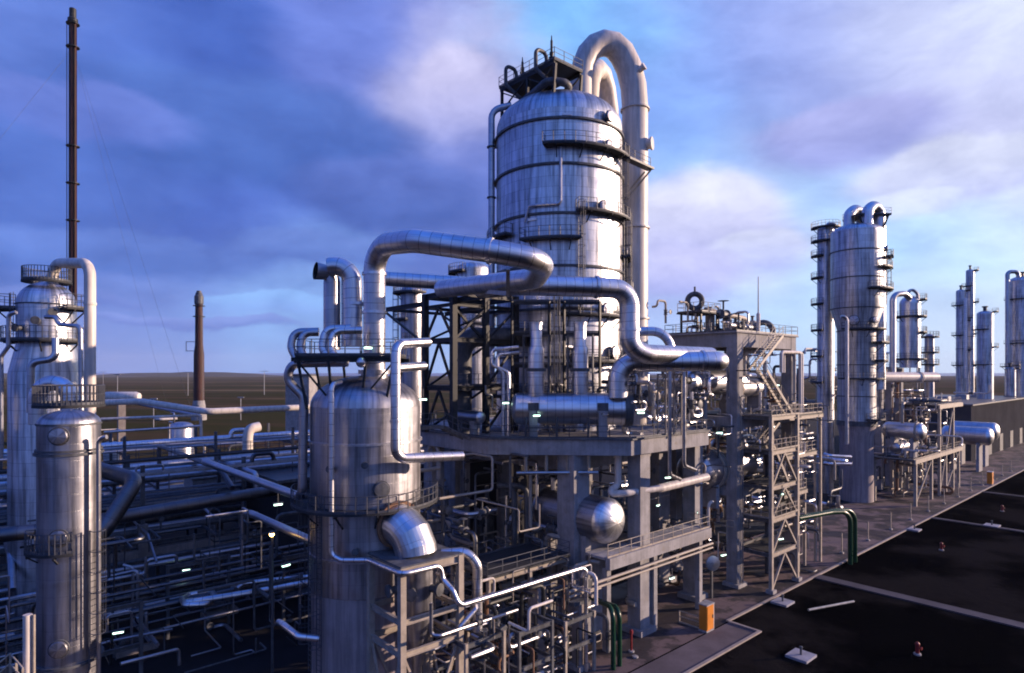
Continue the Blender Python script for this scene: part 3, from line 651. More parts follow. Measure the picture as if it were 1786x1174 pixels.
pipe('silver_pipe', 'silver elbow pipe curling down behind the duct table', [P(770, 966, 41.5), P(815, 962, 41.5), P(833, 985, 41.5), P(833, 1100, 41.5)], .33, PIPEM, 1.0, 16, 7)
pipe('thin_pipe', 'slim bright pipe bracketed low in front of the duct table', [P(752, 1052, 36.5), P(752, 1108, 36.5), P(768, 1109, 36.5), P(902, 1064, 43)], .11, THIN, .3, 10, valves=[(P(835, 1086, 39.5), P(902, 1064, 43) - P(768, 1109, 36.5))])
pipe('thin_pipe', 'short dark slanting pipe under the long pale line beside the table leg', [P(800, 1096, 40), P(830, 1062, 41)], .18, PIPEM)
# ------------------------------------------------------------------ cooler drum and ejectors on the deck
fd = Vector((math.cos(R(-93.6 + 90)), math.sin(R(-93.6 + 90)), 0)); dc = P(998, 713, 55.6)
dr = thing('cooler_drum', 'long horizontal silver drum lying on two saddles along the deck front edge', 'vessel', dc - Z * 2.45)
h0 = -5.0; r0 = 1.42
m = M(); m.lathe([(.02, h0 - .5), (.7, h0 - .42), (1.2, h0 - .2), (r0, h0), (r0, 4.6)], dc, fd, 48, closed=False); m.build('shell', PIPEM, dr)
m = M(); m.lathe([(r0, 4.6), (1.66, 4.6), (1.66, 4.95), (1.52, 4.95), (1.52, 5.3), (.02, 5.35)], dc, fd, 48, closed=False); m.build('end_cover', MID, dr)
for px in (931, 1049):
    t = (P(px, 713, 55.6) - dc).dot(fd); m = M(); m.box(dc + fd * t - Z * 1.28, (.72, 3.0, 2.3), (fd, fd.cross(Z), Z)); m.build('saddle', CONC, dr)
    m = M(); m.box(dc + fd * t - fd.cross(Z) * -1.45 + Z * .25, (.95, .10, .7), (fd, fd.cross(Z), Z)); m.build('name_plate', MID, dr)
for i, (px, lb) in enumerate(((935, 'stepped silver ejector standing on the drum end by the dark frame'), (1012, 'stepped silver ejector standing mid drum, taller beside the elbow pipe'))):
    q = P(px, 684, 55.6); q = Vector((q.x, q.y, 0)); e = thing('ejector', lb, 'ejector', q + Z * 21.1, 'ejectors on the cooler drum')
    m = M(); m.lathe([(.55, 20.9), (.55, 22.4), (.80, 22.4), (.80, 22.75), (.68, 22.8), (.74, 23.1), (.74, 25.9), (.82, 25.95), (.82, 26.35), (.72, 26.4), (.72, 27.9), (.70, 28.2), (.54, 28.5), (.54, 30.3), (.62, 30.3), (.62, 30.5), (.01, 30.55)], q - Z * 3.0 + Z * 0, Z, 24)
    m.build('body', PIPEM, e)
    for z in (19.75, 23.1):
        m = M(); m.lathe([(.70, z), (.90, z), (.90, z + .3), (.70, z + .3)], q, Z, 20, closed=False); m.build('flange', MID, e)
    for s in (-1, 1): post(e, q + fd * 1.12 * s + Z * 19.0, q + fd * 1.12 * s + Z * 26.4, .13, MID, 'stay')
    for z in (20.4, 23.4, 26.3): post(e, q - fd * 1.19 + Z * z, q + fd * 1.19 + Z * z, .1, MID, 'tie', h=.12, up=Z) if z > 26 else [post(e, q + fd * 1.19 * s + Z * z, q + fd * .8 * s + Z * z, .1, MID, 'tie') for s in (-1, 1)]
st = thing('pipe_stand', 'low grey steel stand below the cooler drum at the deck edge', 'frame', P(985, 766, 53.8))
q0 = P(915, 746, 53.8); q1 = P(1028, 746, 53.8); post(st, q0, q1, .14, RAILM, 'beam')
for px in (917, 971, 1026): a = P(px, 728, 53.8); post(st, a, Vector((a.x, a.y, 17.3)), .15, RAILM, 'post')
# twin S pipes at the deck's dark frame
for dx, lb in ((0, 'outer of the twin grey pipes jogging sideways beside the dark frame'), (9, 'inner of the twin grey pipes jogging sideways beside the dark frame')):
    pipe('jog_pipe', lb, [P(905, 606 + dx, 57 + dx * .05), P(858 + dx, 610 + dx, 57), P(858 + dx, 636 + dx * .4, 57), P(887 - dx, 650 + dx * .2, 57), P(887 - dx, 762, 57)], .19, PIPEM, .45, 10, 5, group='twin jog pipes')
# ------------------------------------------------------------------ dark braced frame on the deck
q = P(791, 508, 56); DQ = Vector((q.x, q.y, 0))
df = thing('braced_gantry', 'dark braced steel frame on the deck carrying the doubled-back silver pipe', 'frame', DQ + Z * 17.3)
zt_, zm = 30.5, 26.0; LV, LU = 4.6, 7.5
cs = {(a, b): DQ + V * a + U * b for a in (0, LV) for b in (0, LU / 2, LU)}
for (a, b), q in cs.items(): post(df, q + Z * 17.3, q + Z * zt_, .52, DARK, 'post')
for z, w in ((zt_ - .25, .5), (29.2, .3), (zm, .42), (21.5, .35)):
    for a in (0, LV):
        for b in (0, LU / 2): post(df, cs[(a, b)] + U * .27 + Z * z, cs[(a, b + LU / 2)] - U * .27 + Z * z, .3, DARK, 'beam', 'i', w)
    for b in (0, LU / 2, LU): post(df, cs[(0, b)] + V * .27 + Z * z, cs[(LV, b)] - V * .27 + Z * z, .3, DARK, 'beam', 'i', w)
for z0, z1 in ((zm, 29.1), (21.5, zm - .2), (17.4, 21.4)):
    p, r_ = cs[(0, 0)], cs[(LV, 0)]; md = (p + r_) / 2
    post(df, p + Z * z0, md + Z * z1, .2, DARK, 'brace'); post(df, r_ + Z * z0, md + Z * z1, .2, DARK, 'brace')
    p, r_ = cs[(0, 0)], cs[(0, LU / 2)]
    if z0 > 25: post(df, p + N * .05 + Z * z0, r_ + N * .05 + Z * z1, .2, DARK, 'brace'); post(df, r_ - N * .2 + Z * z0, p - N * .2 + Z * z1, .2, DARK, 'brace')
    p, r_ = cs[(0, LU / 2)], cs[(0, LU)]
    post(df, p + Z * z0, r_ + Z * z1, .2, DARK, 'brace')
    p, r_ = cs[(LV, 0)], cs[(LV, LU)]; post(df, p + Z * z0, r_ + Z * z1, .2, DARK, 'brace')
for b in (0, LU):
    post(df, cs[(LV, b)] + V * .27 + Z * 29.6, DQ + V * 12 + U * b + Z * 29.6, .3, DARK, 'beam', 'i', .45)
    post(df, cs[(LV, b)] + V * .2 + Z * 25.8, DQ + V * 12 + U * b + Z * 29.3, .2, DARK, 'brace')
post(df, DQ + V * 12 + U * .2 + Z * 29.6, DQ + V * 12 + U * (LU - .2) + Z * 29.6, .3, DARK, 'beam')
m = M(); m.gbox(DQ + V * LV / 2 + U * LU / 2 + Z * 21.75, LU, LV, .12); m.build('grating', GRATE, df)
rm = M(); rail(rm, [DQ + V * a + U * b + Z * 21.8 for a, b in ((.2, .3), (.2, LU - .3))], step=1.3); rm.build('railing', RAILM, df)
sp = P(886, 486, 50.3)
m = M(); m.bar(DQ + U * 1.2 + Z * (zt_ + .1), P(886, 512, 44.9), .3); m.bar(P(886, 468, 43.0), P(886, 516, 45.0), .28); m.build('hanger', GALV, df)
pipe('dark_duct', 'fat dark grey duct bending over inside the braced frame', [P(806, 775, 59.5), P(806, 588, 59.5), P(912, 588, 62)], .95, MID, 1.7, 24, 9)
# steps and handrail from deck down to vessel walkway
wk = thing('deck_stair', 'short dark stair dropping from the deck edge towards the broad vessel', 'stair', P(760, 775, 50))
a, b = P(820, 768, 52.6), P(775, 745, 53.8); c = P(705, 748, 52.5)
for s in (0, 1.0):
    post(wk, a + V * s + Z * .1, b + V * s, .1, MID, 'stringer', h=.3); post(wk, b + V * s, c + V * s, .1, MID, 'stringer', h=.3)
for i in range(5): f = (i + .5) / 5; p = a + (b - a) * f + Z * .12; m = M(); m.bar(p, p + V * 1.0, .28, .05); m.build('tread', GRATE, wk)
m = M(); m.bar(b + V * .5 + Z * .12, c + V * .5 + Z * .12, .95, .06); m.build('landing', GRATE, wk)
rm = M(); rail(rm, [a + Z * .2, b + Z * .15, c + Z * .15], step=1.1, toe=False); rm.build('railing', RAILM, wk)
# two far clad towers glimpsed through the frame
t, c = tower('clad_tower', 'lit clad tower seen through the dark frame, with a small head platform', *(P(824, 0, 92).xy), [(2.5, 0), (2.5, 38.2)], CLADT, 1.2)
shelf(c, 2.5, 37.6, -150, -20, 1.1, t); shelf(c, 2.5, 30, -20, 90, 1.0, t)
t, c = tower('clad_tower', 'slim clad tower with ladders between the silver riser and the dark frame', *(P(718, 0, 84).xy), [(1.5, 0), (1.5, 34.0)], CLADB, .8)
for z, a0, a1 in ((33.6, -170, 60), (30, -150, -10), (27, -20, 120), (24, -150, 0)): shelf(c, 1.5, z, a0, a1, 1.0, t)
m = M(); ladder(m, c + adir(-95) * 1.85 + Z * 10, c + adir(-95) * 1.85 + Z * 33, adir(-95)); m.build('ladder', RAILM, t)
# ------------------------------------------------------------------ left towers
lx = P(121, 0, 36); L1t, c = tower('clad_tower', 'near slim clad tower with round manholes and a railed top, beside the pale downcomer', lx.x, 36, [(1.54, 0), (1.54, 20.1)], CLADB, .75)
hoop(c, 1.54, 18.5, L1t, .12, .1); hoop(c, 1.54, 20.0, L1t, .1, .06)
shelf(c, 1.54, 21.0, -180, 180, .22, L1t, dstep=.9, brackets=False); hoop(c, 1.54, 18.3, L1t, .14, .16); shelf(c, 1.54, 12.8, -60, 40, .55, L1t); hoop(c, 1.54, 6.4, L1t, .14, .16)
for z in (19.45, 13.75, 7.6): manhole(c, 1.54, z, 18, .46, L1t, CLADB, .12)
m = M(); ladder(m, c + adir(72) * 1.85 + Z * 6, c + adir(72) * 1.85 + Z * 13, adir(72)); m.build('ladder', RAILM, L1t)
pipe('riser_pipe', 'slim grey riser pipe strapped along the near slim clad tower', [P(186, 762, 35.5), P(172, 764, 35.5), P(172, 1240, 35.5)], .13, PIPED, .4, 10)
lx = P(82, 0, 52); L2t, c = tower('clad_tower', 'bottle-shouldered clad tower narrowing above a cone, with the cream overhead loop', lx.x, 52, [(2.6, 0), (2.6, 22.9), (2.08, 25.3), (2.08, 28.7)], CLADT, 1.9)
shelf(c, 2.08, 25.5, -110, 110, 1.0, L2t, dstep=1.1); shelf(c, 2.08, 28.2, -135, -65, 1.9, L2t); shelf(c, 1.2, 30.5, -180, 180, .55, L2t, dstep=.8, brackets=False)
shelf(c, 2.08, 28.2, 60, 100, 1.3, L2t); hoop(c, 2.08, 28.6, L2t, .1, .08)
for a in (-30, -55): 
    d = adir(a); m = M(); ladder(m, c + d * 2.45 + Z * 25.6, c + d * 2.45 + Z * 28.5, d); m.build('ladder', RAILM, L2t)
for a, z in ((20, 27.2), (-15, 26.6), (45, 27.9)): d = adir(a); m = M(); m.lathe([(.2, 0), (.2, .5), (.33, .5), (.33, .62), (.01, .63)], c + d * 2.05 + Z * z, d, 12); m.build('nozzle', MID, L2t)
pipe('overhead_pipe', 'pale cream overhead pipe looping off the bottle-shouldered tower and down', [P(92, 498, 52), P(92, 459, 52), P(157, 459, 49.5), P(157, 780, 49.5)], .41, WHITE, 1.15, 18, 8, flanges=[(P(157, 530, 49.5), Z), (P(157, 690, 49.5), Z)])
pipe('thin_pipe', 'pale jogged pipe low on the bottle-shouldered tower shoulder', [P(97, 590, 48.6), P(97, 626, 48.4), P(54, 632, 48), P(53, 720, 48)], .26, PIPED, .6, 12)
pipe('thin_pipe', 'pale jogged pipe high on the bottle-shouldered tower face', [P(80, 553, 49), P(98, 553, 48.6), P(102, 566, 48.6), P(140, 569, 48.3), P(142, 720, 48.3)], .17, PIPED, .4, 10)
pipe('hoop_pipe', 'fat blue-grey pipe hoop behind the railed top of the near slim tower', [P(66, 740, 42), P(66, 668, 42), P(121, 668, 42), P(121, 740, 42)], .52, PIPEM, 1.05, 18, 9)
pipe('thin_pipe', 'slim grey pipe kinking outward at the picture edge beside the bottle-shouldered tower', [P(28, 545, 49), P(15, 548, 49), P(15, 604, 49), P(2, 622, 49), P(2, 800, 49)], .16, PIPED, .4, 10)
# flare and chimney on the heath
fl = thing('flare_stack', 'very tall slim red-brown flare stack soaring over the far side of the plant', 'stack', Vector(P(127, 650, 200).xy.to_3d()))
q = Vector((P(127, 0, 200).x, 200, 0)); m = M(); m.lathe([(1.7, 0), (1.15, 20), (1.1, 128), (1.1, 136)], q, Z, 20); m.build('shaft', RUSTY, fl)
m = M(); m.lathe([(1.1, 136), (1.45, 136.2), (1.45, 137.2), (1.0, 137.6), (1.0, 140.4), (.8, 140.6), (.01, 140.6)], q, Z, 16); m.build('burner_tip', DARK, fl)
for z in (135.5, 128, 96, 84, 72, 58): m = M(); m.lathe([(1.1, z), (1.9, z), (1.9, z + .25), (1.1, z + .25)], q, Z, 20, closed=False); m.build('collar', DARK, fl)
for s, w in ((-1.5, .1), (1.5, .16)): post(fl, q + Vector((s, -.6, 8)), q + Vector((s, -.6, 136)), w * 2, RUSTY, 'riser')
for k, a in enumerate((215, 330, 95)):
    d = Vector((math.cos(R(a)), math.sin(R(a)), 0)); m = M(); m.cyl(q + d * 1 + Z * 126, q + d * 70, .03, 4); m.build('guy_wire', MID, fl)
ch = thing('chimney_stack', 'shorter red-brown chimney with pale base and tip standing on the heath', 'chimney', Vector((P(347, 0, 300).x, 300, 0)))
q = Vector((P(347, 0, 300).x, 300, 0)); m = M(); m.lathe([(2.4, 6), (2.3, 32), (1.75, 36.5), (1.65, 56)], q, Z, 22); m.build('shaft', RUSTY, ch)
m = M(); m.lathe([(3.4, 0), (3.4, 3), (2.5, 9.5)], q, Z, 22, closed=False); m.build('base_cone', CONC, ch)
m = M(); m.lathe([(1.75, 56), (2.05, 56.4), (2.05, 60), (1.7, 60.4), (1.5, 61.6), (1.1, 61.8), (1.1, 62.6), (.01, 62.6)], q, Z, 18); m.build('tip', MID, ch)
m = M(); m.bar(q + Vector((-2, 0, 38)), q + Vector((-6.2, 0, 38)), .3); m.bar(q + Vector((-2, 0, 33.5)), q + Vector((-6.2, 0, 33.5)), .3); m.bar(q + Vector((-6.2, 0, 33.4)), q + Vector((-6.2, 0, 38.1)), .3); m.build('bracket', GALV, ch)
m = M(); ladder(m, q + Vector((2.5, -.6, 8)), q + Vector((2.1, -.6, 52)), Vector((1, 0, 0)), cage=False, w=.9); m.build('ladder', GALV, ch)
for z in (50, 55.2): m = M(); m.lathe([(1.7, z), (2.7, z), (2.7, z + .3), (1.7, z + .3)], q, Z, 20, closed=False); m.build('collar', DARK, ch)
# ------------------------------------------------------------------ pipe racks behind and left
random.seed(11)
def rack(label, u0, u1, nn0, nn1, levels, step, top=None, w=.32, mat=None, name='pipe_rack', concrete_to=0):
    mat = mat or MID
    t = thing(name, label, 'rack', A((u0 + u1) / 2, (nn0 + nn1) / 2))
    k = max(1, round((u1 - u0) / step)); zt = top or max(levels)
    for i in range(k + 1):
        u = u0 + (u1 - u0) * i / k
        for n_ in (nn0, nn1):
            if concrete_to: post(t, A(u, n_), A(u, n_, concrete_to), w * 2.3, CONCD)
            post(t, A(u, n_, concrete_to), A(u, n_, zt), w, mat)
        for z in levels: post(t, A(u, nn0 + w / 2, z), A(u, nn1 - w / 2, z), w * .8, mat, 'beam', 'i', w * 1.2)
        if i < k:
            for n_ in (nn0, nn1):
                post(t, A(u + w / 2, n_, levels[0] - .5), A(u + (u1 - u0) / k - w / 2, n_, levels[0] - .5), w * .7, mat, 'beam', 'i', w)
    return t
r1 = rack('long dark pipe rack on concrete posts running behind the broad vessel', -86, -12, -46, -37.5, (7.2, 9.6, 12.2), 9, 14.2, .34, MID, concrete_to=8.6)
for i in range(8):
    u = -86 + i * 9.25; post(r1, A(u + .4, -37.5, 5.6), A(u + 8.85, -37.5, 5.6), .7, CONCD, 'beam', h=1.3)
r2 = rack('second dark pipe rack farther back, below the heath', -90, 8, -72, -62, (6.5, 9.5, 12.5), 11, 14.8, .34, MID)
r3 = rack('dark cross rack linking the two long racks by the tall flare', -50, -46, -62, -46, (7.5, 10.5), 8, 12.5, .3, MID)
def along(label, grp, u0, u1, ns, z, rr, mats, jog=.25, nm='rack_pipe'):
    for n_ in ns:
        a = u0 + random.uniform(0, 6); b = u1 - random.uniform(0, 6); r = random.choice(rr); zz = z + r + .2
        pts = [A(a, n_, zz), A(b, n_, zz)]
        if random.random() < jog:
            c = random.uniform(a + 5, b - 5); pts = [A(a, n_, zz), A(c, n_, zz), A(c, n_, zz + 1.1), A(c + 2.4, n_, zz + 1.1), A(c + 2.4, n_, zz), A(b, n_, zz)]
        if random.random() < .4: pts = [pts[0] - Z * random.uniform(2, 5)] + pts
        pipe(nm, label, pts, r, random.choice(mats), r * 2.5, 10, 4, group=grp)
for z in (7.2, 9.6, 12.2):
    along('grey pipe lying along the long dark rack behind the broad vessel', 'pipes on the long dark rack', -84, -12, [-45.2 + i * .98 for i in range(8)], z, (.10, .16, .24, .34), (PIPED, MID, PIPEK, PIPEK))
for z in (6.5, 9.5, 12.5):
    along('grey pipe lying along the second rack below the heath', 'pipes on the second rack', -88, 6, [-71 + i * 1.25 for i in range(7)], z, (.12, .2, .34), (PIPED, PIPEK, PIPEM), .4)
for z in (1.6, 3.4, 5.2):
    along('dull pipe lying low on sleepers before the long dark rack', 'low pipes before the rack', -78, -16, [-36 + i * 2.1 for i in range(5)], z, (.1, .15, .22), (MID, PIPEK, PIPEK, PIPED), .5, 'sleeper_pipe')
# cross-running pipes over the racks
for i in range(12):
    u = -82 + i * 5.6 + random.uniform(-1, 1); z = random.choice((5.2, 8.3, 10.8, 13.6)); r = random.choice((.1, .16, .26))
    pipe('cross_pipe', 'grey pipe crossing over the dark racks towards the heath', [A(u, -34 + random.uniform(0, 4), z - random.uniform(1, 4)), A(u, -34.5, z), A(u, -60, z), A(u, -60, z - 3)], r, random.choice((PIPED, PIPEK, MID)), .5, 10, 4, group='pipes crossing over the racks')
# walkway above the rack
ww = thing('rack_walkway', 'railed dark walkway above the long dark rack', 'walkway', A(-40, -42, 14.2))
a, b = A(-60, -40.5, 14.3), A(-14, -40.5, 14.3); m = M(); m.bar(a, b, 1.5, .16); m.build('grating', GRATE, ww)
rm = M(); rail(rm, [a + N * .7, b + N * .7], step=1.6); rail(rm, [a - N * .7, b - N * .7], step=1.6); rm.build('railing', RAILM, ww)
for u, n_, s, hh, lb in ((-38, -52, (7, 4), 10.5, 'pale flat-roofed low shelter between the two racks, broader one'), (-24, -54, (4, 3), 11.2, 'pale flat-roofed low shelter between the two racks, smaller one'), (-56, -53, (5, 3), 8.5, 'grey boxy fan housing beside the cross rack')):
    t = thing('plant_shelter', lb, 'shelter', A(u, n_)); m = M(); m.gbox(A(u, n_, hh - 1.5), s[0], s[1], 2.6); m.build('wall', GALV, t)
    m = M(); m.gbox(A(u, n_, hh), s[0] + .5, s[1] + .5, .18); m.build('roof', GALV, t)
    for x in (-1, 1):
        for y in (-1, 1): post(t, A(u + x * s[0] * .45, n_ + y * s[1] * .45), A(u + x * s[0] * .45, n_ + y * s[1] * .45, hh - 2.8), .25)
# named pipes of the middle distance
pipe('white_pipe', 'thick white pipe running level across the plant below the heath', [P(160, 703, 80), P(245, 700, 80), P(362, 718, 77), P(520, 711, 84), P(600, 706, 90)], .40, WHITE, 1.5, 14, 5)
pipe('white_pipe', 'slim white pipe under the thick white one, bent down at its end', [P(176, 731, 76), P(350, 724, 79), P(351, 760, 79)], .17, WHITE, .4, 10)
pipe('white_pipe', 'thin blue-white pipe parallel below the slim bent white pipe', [P(182, 754, 72), P(350, 743, 75)], .15, THIN, .4, 10)
pipe('white_pipe', 'slanting pale pipe joining the thick white pipe from behind', [P(240, 704, 84), P(350, 726, 80)], .2, PIPED, .4, 10)
pipe('duct_bend', 'pale bulky duct bend standing alone in the dark rack field', [P(432, 786, 74), P(432, 765, 74), P(434, 748, 74), P(452, 744, 75)], .58, WHITE, .9, 16, 6)
wt = thing('white_drum', 'small white round-ended drum lying under the heath edge', 'tank', P(212, 700, 118))
m = M(); m.lathe([(.05, -3.6), (.7, -3.4), (.95, -2.8), (.95, 2.8), (.7, 3.4), (.05, 3.6)], P(212, 692, 118), Vector((1, 0, 0)), 20); m.build('shell', WHITE, wt)
m = M(); q = P(212, 700, 118); m.bar(Vector((q.x, q.y, 0)), q, 1.2); m.build('support', CONCD, wt)
pipe('angled_pipe', 'fat grey angled pipe elbowing behind the near slim tower', [P(150, 812, 54), P(238, 838, 50), P(188, 916, 48), P(150, 960, 47)], .62, PIPEK, .9, 18, 4)
pipe('long_pipe', 'fat dull pipe running level low at the picture edge behind the slim towers', [P(-60, 940, 44), P(75, 925, 46), P(480, 855, 62)], .55, PIPEK, .9, 18)
pipe('long_pipe', 'blue-grey pipe sloping down towards the broad vessel below the header pipe', [P(428, 896, 52), P(438, 896, 51.5), P(545, 944, 44.8)], .30, PIPED, .5, 14)
pipe('long_pipe', 'bright short pipe sloping above the header pipe run', [P(385, 806, 66), P(446, 826, 62), P(448, 870, 62)], .28, PIPED, .5, 14)
hp_ = [P(322, 1052, 51), P(360, 1046, 51.3), P(460, 1030, 53.5), P(550, 1014, 56)]
pipe('hairpin_pipe', 'silver hairpin pipe lying low in the dark yard, nearer one', [P(330, 1038, 53), P(368, 1030, 53.6), P(376, 1042, 52.5), P(362, 1054, 51), P(322, 1056, 50.4), P(318, 1045, 51.6), P(330, 1038, 53)], .24, PIPEM, .5, 12, 6)
pipe('hairpin_pipe', 'silver hairpin pipe lying low in the dark yard, behind the nearer one', [P(412, 1028, 54), P(425, 1018, 55), P(462, 1013, 55.6), P(560, 1004, 57)], .22, PIPEM, .5, 12, 6)
pipe('long_pipe', 'silver pipe run low in the dark yard beside the hairpins', hp_, .30, PIPEM, .5, 14)
pipe('long_pipe', 'bent silver pipe stub crossing under the broad vessel skirt', [P(486, 1085, 41), P(492, 1088, 40.6), P(520, 1110, 39.5), P(556, 1114, 39.8)], .22, PIPEM, .4, 12)
pipe('thin_pipe', 'thin bright pipe bent twice at the foot of the near slim tower', [P(210, 1158, 41), P(312, 1132, 44), P(313, 1160, 44)], .12, THIN, .3, 10)
pipe('thin_pipe', 'thin bright pipe lying level low beyond the near slim tower', [P(186, 1120, 44), P(300, 1098, 48)], .10, THIN, .3, 10)
pipe('thin_pipe', 'thin stepped pipe pair member dropping in front of the concrete rack post', [P(205, 1002, 52), P(240, 994, 52), P(240, 1080, 52), P(275, 1125, 47)], .13, PIPED, .3, 10)
pipe('thin_pipe', 'thin stepped pipe dropping just behind its twin before the concrete rack post', [P(215, 985, 53), P(232, 990, 53), P(232, 1085, 53), P(262, 1120, 50)], .12, PIPED, .3, 10)
pipe('thin_pipe', 'thin pale rising pipe on the concrete rack post', [P(340, 870, 60), P(372, 902, 57), P(425, 894, 60)], .12, THIN, .3, 10)
# pump, box and frame clutter seen as dark shapes between posts
def clutter(label, grp, n, ur, nr, zr, mats, rr=(.06, .1, .16), seed=1, nm='small_pipe', lng=(1.5, 5)):
    random.seed(seed)
    for i in range(n):
        u, n_, z = random.uniform(*ur), random.uniform(*nr), random.uniform(*zr); p = A(u, n_, z); pts = [p]
        ax = random.choice((U, N, Z, Z))
        for j in range(random.choice((2, 3, 3, 4))):
            L = random.uniform(*lng) * random.choice((-1, 1)) * (.6 if j else 1)
            q = pts[-1] + ax * L
            if q.z < .15: q.z = .15
            if q.z > zr[1] + 1.5: q.z = zr[1] + 1.5
            if (q - pts[-1]).length > .5: pts.append(q)
            ax = random.choice([k for k in (U, N, Z) if k is not ax])
        if len(pts) < 2: pts.append(pts[0] + Z * 1.5)
        r = random.choice(rr); vs = []
        if random.random() < .5: vs = [((pts[0] + pts[1]) / 2, pts[1] - pts[0])]
        pipe(nm, label, pts, r, random.choice(mats), r * 3, 8, 3, group=grp, valves=vs)
clutter('small grey pipework run among the dark rack posts', 'pipework among the rack posts', 46, (-75, -18), (-36, -24), (.5, 9), (PIPED, PIPEK, MID, MID), seed=4, lng=(2, 8))
clutter('small far pipework run below the heath edge', 'pipework below the heath', 40, (-70, 20), (-115, -75), (3, 14), (PIPED, THIN, WHITE, LITST, MID), (.1, .16, .25), seed=9, lng=(3, 10))
for i, (u, n_, h, r) in enumerate(((-62, -98, 13, 1.5), (-30, -104, 12.5, 2.2), (-8, -92, 14.5, 1.2), (-44, -88, 11.5, 1.1))):
    t = thing('storage_drum', ('stubby grey upright drum far off under the flare', 'widest stubby upright drum far off below the heath', 'tallest stubby upright drum far off behind the hairpins', 'narrow stubby upright drum behind the second rack')[i], 'tank', A(u, n_)); m = M()
    m.lathe([(r, 0), (r, h)] + dome(r, h, r * .4, 5), A(u, n_), Z, 24); m.build('shell', (WHITE, PIPED, LITST, GALV)[i], t)
    m = M(); m.lathe([(r, h - .3), (r + .12, h - .3), (r + .12, h), (r, h)], A(u, n_), Z, 24, closed=False); m.build('rim', MID, t)
for i in range(9):
    u, n_ = -66 + i * 7.5, random.uniform(-34, -26); t = thing('pump_set', 'dark pump set on a plinth among the rack posts', 'pump', A(u, n_), 'pump sets among the rack posts')
    m = M(); m.gbox(A(u, n_, .25), 3, 1.5, .5); m.build('plinth', CONCD, t)
    m = M(); m.lathe([(.35, -1.2), (.42, -1.1), (.42, .2), (.2, .3), (.2, .5), (.55, .55), (.55, .9), (.3, 1.0)], A(u, n_, 1.05), U, 14); m.build('motor', MID, t)
    m = M(); m.tube([A(u + .75, n_, 1.2), A(u + .75, n_, 3.2), A(u + .75, n_ - 2.5, 3.2)], .14, .4, 8); m.build('outlet', PIPED, t)
# low sheds and poles on the heath
t = thing('far_shed', 'pale sunlit flat shed far behind the broad vessel head', 'building', Vector((-73, 215, 0))); m = M(); m.box(Vector((-73, 215, 11)), (8, 9, 22)); m.build('wall', CONC, t)
m = M(); m.box(Vector((-73, 215, 22.25)), (9, 10, .5)); m.build('roof', MID, t)
for k in range(3): m = M(); m.box(Vector((-75.5 + k * 2.5, 210.44, 20)), (1.8, .1, 2.4)); m.build('panel', GALV, t)
random.seed(21)
for i, px in enumerate((180, 328, 461, 205, 268, 420)):
    Y = (900, 620, 640, 330, 260, 300)[i]; q = Vector((P(px, 0, Y).x, Y, 0)); h = (24, 23.5, 24.5, 22, 12, 11)[i]
    t = thing('lattice_mast', ('tiny far mast on the heath skyline, farthest', 'tiny far mast on the heath skyline beside the chimney', 'tiny far mast on the heath skyline nearest the broad vessel', 'pale slim post on the heath by the white drum', 'short lamp post on the heath, before the chimney', 'short lamp post on the heath, past the chimney')[i], 'mast', q)
    post(t, q, q + Z * h, .5 if i < 3 else .3, GALV, 'shaft'); post(t, q + Z * h - Vector((1.5, 0, 0)) * (3 if i < 3 else 1), q + Z * h + Vector((1.5, 0, 0)) * (3 if i < 3 else 1), .5, GALV, 'crossarm')
# near corner: sunlit pipe pair and guard rail
pipe('near_post_pipe', 'bright pale upright pipe in the near bottom corner', [P(48, 1072, 31), P(48, 1290, 31)], .20, WHITE, n=14)
pipe('near_post_pipe', 'thin buff upright pipe beside the bright one in the near bottom corner', [P(59, 1072, 31), P(59, 1290, 31)], .07, LITST, n=10)
gr = thing('guard_rail', 'buff guard rail in the near bottom corner by the bright upright pipe', 'railing', P(18, 1290, 31)); a, b, c = P(-20, 1172, 30.5), P(18, 1140, 31), P(40, 1166, 30)
m = M(); rail(m, [a - Z * 1.1, b - Z * 1.1, c - Z * 1.1], r=.05, step=.9); m.build('railing', LITST, gr); m = M(); 
for q in (a, b, c): m.bar(q - Z * 1.1, Vector((q.x, q.y, 0)), .12)
m.build('post', LITST, gr)
# ------------------------------------------------------------------ concrete equipment frame with stairs
CQ = Vector((24.1, 67, 0)); CU, CV = 12.8, 7.6
cf = thing('equipment_gantry', 'tall open concrete equipment frame with stairs up its sunny face', 'frame', CQ + U * CU / 2 + V * CV / 2)
for a in (0, CU):
    for b in (0, CV):
        q = CQ + U * a + V * b; m = M(); m.gbox(q + Z * 12.9, 1.25, 1.25, 25.8); m.gbox(q + Z * .2, 1.9, 1.9, .4); m.build('pillar', CONC, cf)
for z0, h in ((26.55, 1.5), (17.6, 1.2), (10.2, 1.1)):
    for b in (0, CV): post(cf, CQ + U * .64 + V * b + Z * z0, CQ + U * (CU - .64) + V * b + Z * z0, 1.2, CONC, 'beam', h=h)
    for a in (0, CU):
        if z0 > 20: post(cf, CQ + U * a - V * .63 + Z * z0, CQ + U * a + V * (CV + .63) + Z * z0, 1.25, CONC, 'beam', h=h)
        else: post(cf, CQ + U * a + V * .63 + Z * z0, CQ + U * a + V * (CV - .63) + Z * z0, 1.2, CONC, 'beam', h=h)
m = M(); m.gbox(CQ + U * CU / 2 + V * CV / 2 + Z * 27.38, CU + 2, CV + 1.6, .16); m.build('top_slab', CONC, cf)
for z in (18.3, 10.85, 4.2): m = M(); m.gbox(CQ + U * CU / 2 + V * CV / 2 + Z * z, CU - 1.4, CV - 1.4, .12); m.build('grating', GRATE, cf)
